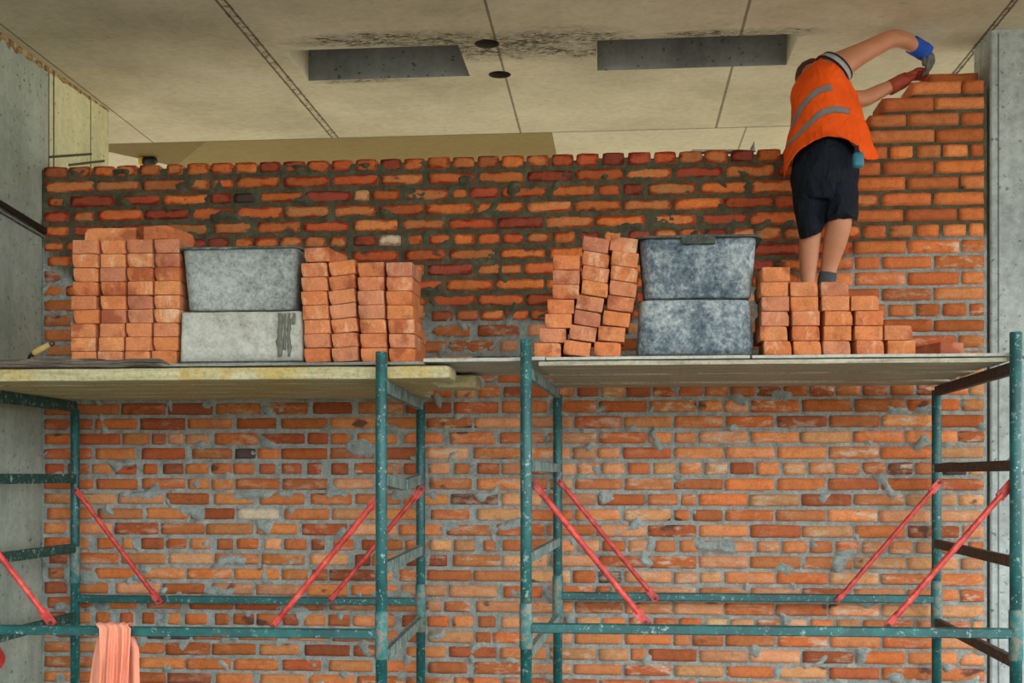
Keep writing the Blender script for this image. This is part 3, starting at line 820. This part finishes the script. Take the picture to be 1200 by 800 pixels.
for (u0, w0, ln) in ((328, .013, .19), (338.5, .009, .19), (333.5, .006, .16), (344, .008, .05)):
    bm = bmesh.new(); xx = P(u0, 400, yt).x; rg = []
    for i in range(15):
        t = i / 14; zz = zmid - .012 - ln * t; ww = w0 * (.8 + .7 * noise.noise(V((u0 * 3.3, t * 7, 0))) + .15 * t) * (1 if t < .93 else .6)
        rg.append([V((xx + ww * math.cos(a) + .005 * noise.noise(V((u0 * 2, t * 3, 5))), yt + .006 - .006 * t + .007 * math.sin(a), zz)) for a in [2 * math.pi * q / 10 for q in range(10)]])
    loft(bm, rg); o_ = obj('mortar_streak', bm, M_DRIP, tw, True); o_['label'] = 'dark run of wet mortar'
ztp = P(280, 290.5, yt + .0).z
tub(P(207.5, 300, yt).x, P(351, 300, yt).x, yt, zmid + .007, ztp - zmid, .02, M_TUBG, 'grey cement caked tub standing upright, full of mortar, on an overturned tub', 'mortar tubs', False, rim=.014, cr=.035, handle=False)
yt2 = -1.42
zB = RTOP + .003; zm2 = P(815, 350, yt2 + .01).z
tub(P(744, 400, yt2).x, P(887, 400, yt2).x, yt2, zB, zm2 - zB, .012, M_TUBB, 'blue grey smeared tub upside down beneath the other, beside the leaning brick stack', 'mortar tubs', True, rim=.008, cr=.06, handle=False)
zt2 = P(815, 277, yt2).z
tub(P(742, 300, yt2).x, P(896, 300, yt2).x, yt2, zm2 + .007, zt2 - zm2, .022, M_TUBB, 'blue grey smeared tub standing upright with a wide crusted rim on an overturned tub', 'mortar tubs', False, rim=.026, cr=.055)
# mortar heaped in the upright grey tub
bm = bmesh.new(); cx = P(280, 300, yt).x; cy = yt + .185
nR, nA = 10, 40
ringv = []
for i in range(nR + 1):
    r = i / nR; rr = []
    for a in range(nA):
        t = 2 * math.pi * a / nA; ca, sa = math.cos(t), math.sin(t)
        sx = math.copysign(abs(ca) ** .55, ca) * .235 * r; sy = math.copysign(abs(sa) ** .55, sa) * .145 * r
        hh = .034 * (1 - r ** 2.4) + .012 * noise.noise(V((sx * 14, sy * 14, 2)))
        rr.append(V((cx + sx, cy + sy, ztp - .014 + hh)))
    ringv.append(rr)
base = [V((p.x, p.y, ztp - .06)) for p in ringv[-1]]
loft(bm, [base] + ringv[::-1][:-1], True, True)
solo('mortar_heap', bm, m_plain('fresh_mortar', (92, 90, 72), .95, .45, 40), 'dark mortar heaped in the upright grey cement caked tub', 'mortar', None, True)

# ------------------------------------------------------------------ small things on the deck and walls
bm = bmesh.new(); xa, xb = xpx(-60, -1.46), xpx(203, -1.46)
nS = 120
for st in range(7):
    ph = st * 1.9; ra_ = []
    x0_ = xa + (.0, .05, .3, .0, .5, .1, .2)[st]; x1_ = xb - (.0, .35, .12, .6, .02, .25, .05)[st]
    for i in range(nS + 1):
        t = i / nS; x = x0_ + (x1_ - x0_) * t
        end = min(1, (1 - t) * 10, t * 10 + .2) ** .6
        r0 = (.0085 + .003 * noise.noise(V((x * 5, ph, 0)))) * end + .0008
        cz = HC + .478 + r0 + (.020 * (.5 + .5 * math.sin(x * 3.1 + ph)) + .006 * noise.noise(V((x * 9, ph, 3)))) * (.35 + .65 * end) * (st > 1)
        cy = -1.447 + .010 * math.sin(x * 2.3 + ph * 1.4) + .004 * noise.noise(V((x * 11, ph, 8)))
        ra_.append([V((x, cy + 1.15 * r0 * math.cos(a) * (1 + .3 * noise.noise(V((x * 14, a * 2, ph)))), cz + r0 * math.sin(a) * (1 + .35 * noise.noise(V((x * 12, a * 3, ph)))))) for a in [2 * math.pi * q / 10 for q in range(10)]])
    loft(bm, ra_)
solo('old_plank', bm, M_BARK, 'gnarled grey split plank lying along the edge of the yellow deck', 'plank', None, True)
# trowel
ty = -1.2
g0 = P(39, 414.5, ty); g1_ = P(59, 403.5, ty)
tr = empty('trowel', V((g0.x, ty, LTOP)), 'trowel with a pale wooden grip lying on the deck against the concrete wall', 'trowel')
dv = (g1_ - g0)
bm = bmesh.new(); tube(bm, [g0 + dv * t for t in (0, .06, .3, .6, .92, 1)], [.010, .0145, .0165, .016, .013, .012], 14); obj('grip', bm, M_WOODH, tr, True)
bm = bmesh.new(); tube(bm, [g1_, g1_ + dv * .1, g1_ + dv * .2], [.0125, .0125, .009], 12); obj('end_cap', bm, M_STEEL, tr, True)
bm = bmesh.new(); tip = V((g0.x - .035, ty, LTOP + .012)); tube(bm, [g0, g0 - dv * .12, g0 - dv * .22, tip], [.011, .010, .007, .005], 12); obj('shank', bm, M_BLACK, tr, True)
bm = bmesh.new()
pts = [V((tip.x + .02, ty - .01, 0)), V((tip.x - .03, ty - .055, 0)), V((tip.x - .12, ty + .02, 0)), V((tip.x - .02, ty + .05, 0))]
loft(bm, [[p + UP * (LTOP + .003) for p in pts], [p + UP * (LTOP + .008) for p in pts]]); obj('blade', bm, M_STEEL, tr)
# black bar along the concrete wall
bm = bmesh.new()
def near_left(u, v, off):
    d = ray(u, v); t = (XL + off - CAM.x) / d.x; return CAM + d * t
a = near_left(-60, 201, .03); b = near_left(56, 272, .03)
br_ = empty('wall_bar', b, 'black steel bar running along the bare concrete wall to the brickwork', 'bar')
bm = bmesh.new(); bar(bm, a, b, .016, .03); obj('rod', bm, M_BLACK, br_)
bm = bmesh.new(); box(bm, (XL + .001, b.y - .01, b.z - .045), (XL + .062, b.y + .012, b.z + .045), None, .003); obj('bracket', bm, M_BLACK, br_)
bm = bmesh.new(); bar(bm, a + V((-.012, 0, -.035)), b + V((-.012, 0, -.03)), .012, .012); obj('lower_strip', bm, M_PLYD, br_)  # thin grey strip running just below the bar
# fitting hanging from the soffit behind the brickwork
c = PZ(176, 184, ZC); 
lf_ = empty('lamp_holder', V((c.x, c.y, ZC)), 'small yellow and black lamp holder on the ceiling behind the brickwork', 'lamp holder')
ax = (PZ(158, 185, ZC) - c).normalized()
cc = c - UP * .03
bm = bmesh.new(); tube(bm, [cc - ax * .05, cc - ax * .03, cc + ax * .05], [.02, .03, .03], 14); obj('socket', bm, M_BLACK, lf_, True)
bm = bmesh.new(); tube(bm, [cc + ax * .05, cc + ax * .075, cc + ax * .08], [.036, .036, .028], 14); obj('collar', bm, M_YEL, lf_, True)
bm = bmesh.new(); tube(bm, [cc, c + UP * .002], .008, 8); obj('stem', bm, M_BLACK, lf_)
# slat and mortar spike on the wall top
WT = Z0 + 20.42 * PITCH
bm = bmesh.new(); p0 = V((P(810, 177, .06).x, .06, WT + .012)); p1 = V((P(868, 177, .1).x, .1, WT + .016)); bar(bm, p0, p1, .05, .014)
solo('wood_slat', bm, M_GT, 'thin wooden slat lying on top of the brick wall by the worker', 'slat')
bm = bmesh.new(); q = V((P(882, 177, .03).x, .03, WT - .004)); tube(bm, [q, q + UP * .02, q + V((.004, 0, .035)), q + V((.008, 0, .056))], [.016, .011, .006, .001], 8)
solo('mortar_lump', bm, M_MO, 'pointed lump of mortar sticking up from the brick wall top', 'mortar')
# red rope round the scaffold rung at the picture edge
bm = bmesh.new(); base = P(-6, 752, -1.2)
for i in range(6):
    cc = base + V((.0, .014 * (i - 3), -.02 - .014 * i)); pts = [cc + V((.026 * math.cos(a), .012 * math.sin(a * 2), .032 * math.sin(a))) for a in [2 * math.pi * j / 20 for j in range(21)]]
    tube(bm, pts, .0085, 8, False)
solo('red_rope', bm, M_ROPE, 'short red rope wound into a knot on the dark green scaffold rung', 'rope', None, True)

# peach cloth over the outer rail
zr = P(300, 741, YF).z + .02
bm = bmesh.new(); nT, nS = 64, 40
def cl(u, v, y): return P(u, v, y)
rowsC = []
for j in range(nS + 1):
    s = j / nS
    r = []
    for i in range(nT + 1):
        t = i / nT
        fold = math.sin(t * 19 + 1.2 * math.sin(t * 7) + s * 1.5) * .6 + .4 * math.sin(t * 33 + s * 5)
        if s < .42:                                   # hanging behind the rail, from its hem up
            q = s / .42
            v = 822 - (822 - 733) * q
            uL = 103 + 14 * q ** 1.5; uR = 164 - 11 * max(0, q - .7) / .3 - 1 * q
            y = YF + .032 + .012 * fold * (1 - .5 * q)
            r.append(cl(uL + (uR - uL) * t, v, y))
        elif s < .56:                                 # over the rail
            q = (s - .42) / .14; an = math.pi * q
            p = cl(116 + 37 * t, 733, YF)
            r.append(V((p.x, YF + .031 * math.cos(an), zr + .006 + .010 * math.sin(an) + .003 * fold)))
        else:                                         # in front
            q = (s - .56) / .44
            v = 733 + (828 - 733) * q
            uL = 116 - 1 * q; uR = 153 - 6 * q ** 2
            tt = t + .03 * math.sin(t * 9 + q * 3)
            y = YF - .036 - .006 * q - .026 * fold * (.35 + .65 * min(1, q * 2))
            r.append(cl(uL + (uR - uL) * tt, v, y))
    rowsC.append([bm.verts.new(p) for p in r])
for a, b in zip(rowsC, rowsC[1:]):
    for i in range(nT): bm.faces.new((a[i], a[i + 1], b[i + 1], b[i]))
co = solo('work_shirt', bm, M_CLOTH, 'peach coloured cotton garment slung over the teal scaffold rail', 'garment', None, True)
md = co.modifiers.new('s', 'SOLIDIFY'); md.thickness = .004
bake(co)

# ------------------------------------------------------------------ the bricklayer
def skin(name, verts, edges, mat, parent, sub=2, root=0):
    me = bpy.data.meshes.new(name); names = list(verts); off = V((0, 0, 0)); p = parent
    while p: off += p.location; p = p.parent
    me.from_pydata([verts[n][0] - off for n in names], [(names.index(a), names.index(b)) for a, b in edges], [])
    o = link(name, me, mat, parent)
    md = o.modifiers.new('skin', 'SKIN'); md.use_smooth_shade = True
    lay = me.skin_vertices[0].data
    for i, n in enumerate(names):
        r = verts[n][1]; lay[i].radius = r if isinstance(r, tuple) else (r, r); lay[i].use_root = (i == root)
    s = o.modifiers.new('sub', 'SUBSURF'); s.levels = sub; s.render_levels = sub
    me2 = bake(o)
    if not me2.materials: me2.materials.append(mat)
    for f in me2.polygons: f.use_smooth = True
    return o
man = empty('person', V((P(965, 340, -.36).x, -.36, PILE)), 'bricklayer in an orange vest and dark shorts reaching over the brick wall', 'person')
sole = PILE + .001
def fz(p, dz): return V((p.x, p.y, sole + dz))
ra = P(968.5, 331, -.34); la = P(947, 336, -.36)
rsh = P(983, 77, -.21)
B = {
 'pelvis': (P(966, 194, -.32), .115), 'belly': (P(965, 158, -.30), .11), 'chest': (P(963, 120, -.24), .11), 'upper': (P(964, 96, -.18), .085),
 'neck': (P(956, 86, -.12), .058), 'head1': (P(952, 90, -.07), .072), 'head2': (P(952, 90, -.01), (.08, .08)), 'crown': (P(950, 84, .06), .062), 'chin': (P(953, 103, -.0), .045), 'nose': (P(951, 97, .085), .014),
 'rsh': (rsh, .078), 'rup': (P(1013, 61, -.18), .056), 'relb': (P(1048, 43, -.13), .050), 'rfore': (P(1062, 48, -.07), .047), 'rwrist': (P(1077, 58, -.0), .032), 'rhand': (P(1085, 64, .02), .030),
 'lsh': (P(968, 104, -.10), .06), 'lup': (P(994, 116, -.06), .05), 'lelb': (P(1014, 116, -.02), .047), 'lfore': (P(1033, 106, .03), .041), 'lwrist': (P(1050, 99, .06), .031), 'lhand': (P(1060, 94, .07), .026),
 'rhip': (P(982, 214, -.33), .082), 'rknee': (P(985, 256, -.42), .069), 'rcalf': (P(979, 281, -.38), .067), 'rlow': (P(972, 310, -.345), .047), 'rank': (ra, .037), 'rheel': (fz(ra + V((0, -.02, 0)), .04), .034), 'rball': (fz(ra + V((.02, .11, 0)), .032), .033), 'rtoe': (fz(ra + V((.02, .17, 0)), .026), .024),
 'lhip': (P(950, 214, -.32), .08), 'lknee': (P(950, 270, -.40), .058), 'lcalf': (P(948, 296, -.375), .055), 'llow': (P(947, 318, -.36), .043), 'lank': (la, .036), 'lheel': (fz(la + V((0, -.02, 0)), .04), .034), 'lball': (fz(la + V((-.02, .11, 0)), .032), .033), 'ltoe': (fz(la + V((-.02, .17, 0)), .026), .024),
}
E = [('pelvis', 'belly'), ('belly', 'chest'), ('chest', 'upper'), ('upper', 'neck'), ('neck', 'head1'), ('head1', 'head2'), ('head2', 'crown'), ('head2', 'chin'), ('head2', 'nose'),
     ('upper', 'rsh'), ('rsh', 'rup'), ('rup', 'relb'), ('relb', 'rfore'), ('rfore', 'rwrist'), ('rwrist', 'rhand'),
     ('upper', 'lsh'), ('lsh', 'lup'), ('lup', 'lelb'), ('lelb', 'lfore'), ('lfore', 'lwrist'), ('lwrist', 'lhand'),
     ('pelvis', 'rhip'), ('rhip', 'rknee'), ('rknee', 'rcalf'), ('rcalf', 'rlow'), ('rlow', 'rank'), ('rank', 'rheel'), ('rheel', 'rball'), ('rball', 'rtoe'),
     ('pelvis', 'lhip'), ('lhip', 'lknee'), ('lknee', 'lcalf'), ('lcalf', 'llow'), ('llow', 'lank'), ('lank', 'lheel'), ('lheel', 'lball'), ('lball', 'ltoe')]
skin('body', B, E, M_SKIN, man, 2)
# hair: a close shell over the back of the head
bm = bmesh.new(); hc = P(952, 89, .0)
bmesh.ops.create_uvsphere(bm, u_segments=28, v_segments=18, radius=.091, matrix=Matrix.Translation(hc))
for v in bm.verts:
    d = v.co - hc; d.y *= 1.15; d.z *= .95
    v.co = hc + d * (1 + .05 * noise.noise(v.co * 40))
bmesh.ops.delete(bm, geom=[v for v in bm.verts if (v.co.z - hc.z) < -.055 or ((v.co.y - hc.y) > .055 and (v.co.z - hc.z) < .05)], context='VERTS')
obj('hair', bm, M_HAIR, man, True)
# vest
def garment(bm, rows, yc, dep, nu=34, nv=40, caps=(False, False), thick=0):
    rows = [catmull(r, 9) for r in rows]
    grid = []
    m = len(rows)
    cols = [catmull([rows[i][j] + (yc[i], dep[i]) for i in range(m)], nv) for j in range(9)]
    rings = []
    for i in range(nv):
        line = catmull([c[i] for c in cols], nu)
        ring = []
        for j in range(nu):
            t = j / (nu - 1); u, v, y, d = line[j]; ring.append(P(u, v, y - d * math.sin(math.pi * t) ** .7))
        for j in range(nu - 2, 0, -1):
            t = j / (nu - 1); u, v, y, d = line[j]; c = (line[0][0] + line[-1][0]) / 2
            ring.append(P(u, v, y + d * math.sin(math.pi * t) ** .7))
        rings.append(ring)
    loft(bm, rings, caps[0], caps[1]); return bm
VR = [[(951, 76), (957, 70), (963, 66), (968, 65), (974, 67)],
      [(940, 85), (952, 81), (966, 78), (981, 78), (994, 90)],
      [(931, 99), (945, 101), (963, 102), (982, 102), (1000, 105)],
      [(926, 118), (945, 122), (965, 124), (985, 124), (1006, 122)],
      [(928, 140), (946, 146), (967, 148), (990, 146), (1014, 144)],
      [(923, 165), (943, 160), (966, 156), (992, 158), (1021, 166)],
      [(919, 208), (929, 184), (943, 171), (962, 163), (985, 160), (1004, 171), (1009, 186), (1028, 186)]]
bm = bmesh.new(); garment(bm, VR, [-.17, -.19, -.22, -.26, -.29, -.31, -.33], [.06, .12, .14, .15, .15, .15, .155], caps=(True, False))
for v in bm.verts:
    q = v.co
    v.co += noise.noise_vector(V((q.x * 7 + q.z * 4, q.y * 5, q.z * 7 - q.x * 4))) * .011 + noise.noise_vector(V((q.x * 9 + q.z * 12, q.y * 8, q.z * 7 - q.x * 10))) * .008
vest = obj('vest', bm, M_VEST, man, True)
md = vest.modifiers.new('s', 'SOLIDIFY'); md.thickness = .004; md.offset = 1
bake(vest)
tb = bmesh.new(); tb.from_mesh(vest.data); tb.transform(Matrix.Translation(man.location)); bvh = BVHTree.FromBMesh(tb); tb.free()
def ribbon(poly, widths, name, mat, parent, off=.004, n=40):
    bm = bmesh.new(); pl = catmull([p + (w,) for p, w in zip(poly, widths)], n); rows_ = []
    for i, (u, v, w) in enumerate(pl):
        a = pl[max(i - 1, 0)]; b = pl[min(i + 1, n - 1)]; tx, ty_ = b[0] - a[0], b[1] - a[1]; L = math.hypot(tx, ty_); nx, ny = -ty_ / L, tx / L
        row = []
        for s in (-.5, -.25, 0, .25, .5):
            d = ray(u + nx * w * s, v + ny * w * s).normalized(); h = bvh.ray_cast(CAM, d)
            row.append(bm.verts.new(h[0] - d * off) if h[0] is not None else None)
        rows_.append(row)
    for a, b in zip(rows_, rows_[1:]):
        for i in range(4):
            q = (a[i], a[i + 1], b[i + 1], b[i])
            if all(q): bm.faces.new(q)
    bmesh.ops.solidify(bm, geom=bm.faces[:], thickness=.0025)
    return obj(name, bm, mat, parent, True)
ribbon([(975, 102), (958, 107), (943, 121), (934, 135), (927, 150)], [7.5, 7, 6, 5, 3.5], 'reflective_stripe', M_REFL, vest)
ribbon([(996, 131), (980, 128), (962, 133), (946, 147), (935, 158), (921, 172)], [6, 8, 7.5, 5.5, 4.5, 3], 'reflective_stripe', M_REFL, vest)
ribbon([(921, 203), (931, 184), (944, 173), (963, 164.5), (985, 161.5), (1003, 171), (1009, 184)], [1.6] * 7, 'hem_piping', M_BLK, vest, .003, 60)
# armhole trim: grey band with black piping round the shoulder
ad = (B['rup'][0] - rsh).normalized()
t_ax = V((.66, .16, .73)).normalized()
e1 = V((0, 1, 0)); e1 = (e1 - t_ax * e1.dot(t_ax)).normalized(); e2 = t_ax.cross(e1)
ac = P(980, 79, -.20)
def aring(off, rx, rz): return [ac + t_ax * off + e1 * rx * math.cos(a) + e2 * rz * math.sin(a) for a in [2 * math.pi * i / 36 for i in range(36)]]
bm = bmesh.new(); loft(bm, [aring(-.034, .094, .104), aring(-.014, .092, .100), aring(.004, .086, .094), aring(.004, .076, .084), aring(-.03, .076, .084)], False, False)
obj('armhole_band', bm, M_REFL, vest, True)
for off in (-.032, .008):
    bm = bmesh.new(); pts = aring(off, .094 if off < 0 else .084, .104 if off < 0 else .092); tube(bm, pts + pts[:1], .0055, 8, False); obj('armhole_piping', bm, M_BLK, vest, True)
# shorts
bm = bmesh.new()
garment(bm, [[(944, 168), (955, 164), (970, 160), (985, 160), (1001, 170)], [(930, 186), (945, 188), (966, 188), (986, 188), (1006, 184)], [(926, 210), (945, 214), (966, 216), (988, 214), (1008, 208)], [(929, 228), (946, 230), (966, 232), (986, 230), (1007, 226)]],
        [-.31, -.33, -.33, -.34], [.13, .15, .15, .13], 30, 16, (True, True))
garment(bm, [[(928, 205), (940, 208), (950, 208), (960, 208), (970, 205)], [(929, 235), (940, 238), (950, 240), (960, 240), (968, 236)], [(933, 260), (942, 262), (950, 263), (958, 262), (965, 256)], [(937, 281), (944, 279), (951, 277), (958, 274), (963, 270)]],
        [-.33, -.35, -.38, -.40], [.11, .10, .095, .09], 24, 16, (True, True))
garment(bm, [[(962, 205), (974, 208), (985, 208), (996, 208), (1008, 205)], [(963, 232), (974, 235), (986, 236), (997, 235), (1007, 230)], [(965, 250), (975, 245), (986, 243), (998, 247), (1006, 252)], [(966, 264), (974, 254), (986, 247.5), (999, 253), (1005, 262)]],
        [-.34, -.38, -.41, -.42], [.115, .11, .10, .10], 24, 16, (True, True))
sh = obj('shorts', bm, M_SHORT, man, True)
md = sh.modifiers.new('r', 'REMESH'); md.mode = 'VOXEL'; md.voxel_size = .008; md.use_smooth_shade = True
md = sh.modifiers.new('sm', 'SMOOTH'); md.factor = .5; md.iterations = 4
bake(sh)
for v in sh.data.vertices:
    q = v.co; v.co += noise.noise_vector(V((q.x * 8 + q.z * 3, q.y * 8, q.z * 6 - q.x * 5))) * .009 + noise.noise_vector(V((q.x * 26 + q.z * 8, q.y * 20, q.z * 14 - q.x * 14))) * .006
if not sh.data.materials: sh.data.materials.append(M_SHORT)
# socks and shoes
for a, name in ((ra, 'r'), (la, 'l')):
    low = B['rlow' if a is ra else 'llow'][0]; dd = (low - a).normalized()
    if a is ra: top = .05
    else: top = .012
    bm = bmesh.new(); tube(bm, [fz(a, .07), a - dd * .015, a + dd * top * .5, a + dd * top], [.046, .044, .0455, .044], 20); obj('sock', bm, M_SOCK, man, True)
    bm = bmesh.new(); s_ = 1 if a is ra else -1
    rg = []
    for (dy, w, h) in ((-.075, .02, .05), (-.06, .036, .075), (-.01, .042, .085), (.06, .044, .07), (.13, .046, .052), (.19, .036, .042), (.215, .012, .03)):
        rg.append([V((a.x + s_ * .1 * (dy + .05) + w * math.cos(t), a.y + dy, sole + h / 2 + h / 2 * math.copysign(abs(math.sin(t)) ** .6, math.sin(t)))) for t in [2 * math.pi * i / 20 for i in range(20)]])
    loft(bm, rg); obj('shoe', bm, M_SHOE, man, True)
# gloves: palm and five separate curled fingers
def glove(name, wrist, palm, knuckle, side, curl, mat, cuffmat, cr, label):
    """wrist->palm->knuckle run down the hand; side: across the knuckles (thumb side positive); curl: direction the fingers bend to"""
    ax = (knuckle - wrist).normalized(); side = (side - ax * side.dot(ax)).normalized(); cv = (curl - ax * curl.dot(ax)).normalized()
    W = {'w': (wrist, .034), 'p': (palm, (.045, .034)), 'k': (knuckle - ax * .012, (.043, .027))}; ed = [('w', 'p'), ('p', 'k')]
    for i, (o, L) in enumerate(((.040, 1.0), (.0135, 1.15), (-.0135, 1.06), (-.039, .85))):
        b0 = knuckle + side * o - ax * .01; s1 = ax * .8 + cv * .6; s2 = ax * .25 + cv; s3 = -ax * .25 + cv
        pts = [b0]
        for sdir, l in ((s1, .034), (s2, .026), (s3, .02)): pts.append(pts[-1] + sdir.normalized() * l * L)
        for j, p in enumerate(pts):
            W[f'f{i}{j}'] = (p, (.0145, .0135, .0125, .0115)[j]); ed.append((f'f{i}{j-1}' if j else 'k', f'f{i}{j}'))
    t0 = palm + side * .03 - ax * .01; t1 = t0 + (side + ax * .7 + cv * .4).normalized() * .034; t2 = t1 + (ax + cv * .8).normalized() * .03
    for j, p in enumerate((t0, t1, t2)):
        W[f't{j}'] = (p, (.0145, .013, .011)[j]); ed.append((f't{j-1}' if j else 'p', f't{j}'))
    g = skin(name, W, ed, mat, man, 1); g['label'] = label
    bm = bmesh.new(); a = (palm - wrist).normalized()
    tube(bm, [wrist - a * .055, wrist - a * .03, wrist, wrist + a * .022, palm], [cr * .98, cr, cr * .98, cr, cr * .9], 20); obj('cuff', bm, cuffmat, g, True)
rw = P(1078, 57.5, -.01); rp = P(1088, 63.5, .0); rk = P(1091, 72, .0)
glove('glove', rw, rp, rk, V((-.55, -.6, -.5)), P(1068, 80, .06) - rk, M_GLV, M_BLUE, .048, 'grey rubber glove with a blue cuff')
lw = P(1052, 98, .06); lp = P(1063, 92, .07); lk = P(1074, 86, .07)
glove('glove', lw, lp, lk, V((0, -1, .3)), V((1, -.4, -.3)), M_GLR, M_GLR, .040, 'red brown glove')
# tape measure clipped to the waistband
tp = P(1006, 187, -.50); bm = bmesh.new()
box(bm, (tp.x - .03, tp.y - .022, tp.z - .042), (tp.x + .026, tp.y + .018, tp.z + .035), None, .021, 4)
tm = empty('tape_measure', V((tp.x, tp.y, tp.z - .04)), 'teal blue tape measure clipped to the waist of the worker', 'tape measure')
obj('case', bm, M_TAPE, tm, True)
bm = bmesh.new(); box(bm, (tp.x - .016, tp.y + .012, tp.z + .02), (tp.x + .006, tp.y + .024, tp.z + .075), None, .003); obj('belt_clip', bm, M_BLK, tm)

# ------------------------------------------------------------------ daylight
w = bpy.data.worlds.new('overcast_sky'); scene.world = w; w.use_nodes = True
bg = w.node_tree.nodes['Background']; bg.inputs[0].default_value = (.84, .94, 1.0, 1)
wt = w.node_tree; tc = wt.nodes.new('ShaderNodeTexCoord'); dp = wt.nodes.new('ShaderNodeVectorMath'); dp.operation = 'DOT_PRODUCT'
dp.inputs[1].default_value = V((.75, -.6, .28)).normalized(); wt.links.new(tc.outputs['Generated'], dp.inputs[0])
mr = wt.nodes.new('ShaderNodeMapRange'); mr.interpolation_type = 'SMOOTHSTEP'; wt.links.new(dp.outputs['Value'], mr.inputs[0])
for i_, v_ in ((1, -.3), (2, 1.0), (3, .9), (4, 7.6)): mr.inputs[i_].default_value = v_
wt.links.new(mr.outputs[0], bg.inputs[1])
sd = bpy.data.lights.new('hazy_sun', 'SUN'); so = bpy.data.objects.new('hazy_sun', sd); COL.objects.link(so)
sd.energy = 17.0; sd.angle = R_(12); sd.color = (1, .98, .94)
so.rotation_euler = V((-.35, -.75, -.62)).to_track_quat('-Z', 'Y').to_euler()
scene.view_settings.view_transform = 'Standard'; scene.view_settings.look = 'None'; scene.view_settings.gamma = 1; scene.view_settings.use_curve_mapping = False
scene.view_settings.exposure = -0.14
try:
    scene.cycles.use_denoising = True; scene.cycles.max_bounces = 6; scene.cycles.diffuse_bounces = 4
except Exception: pass
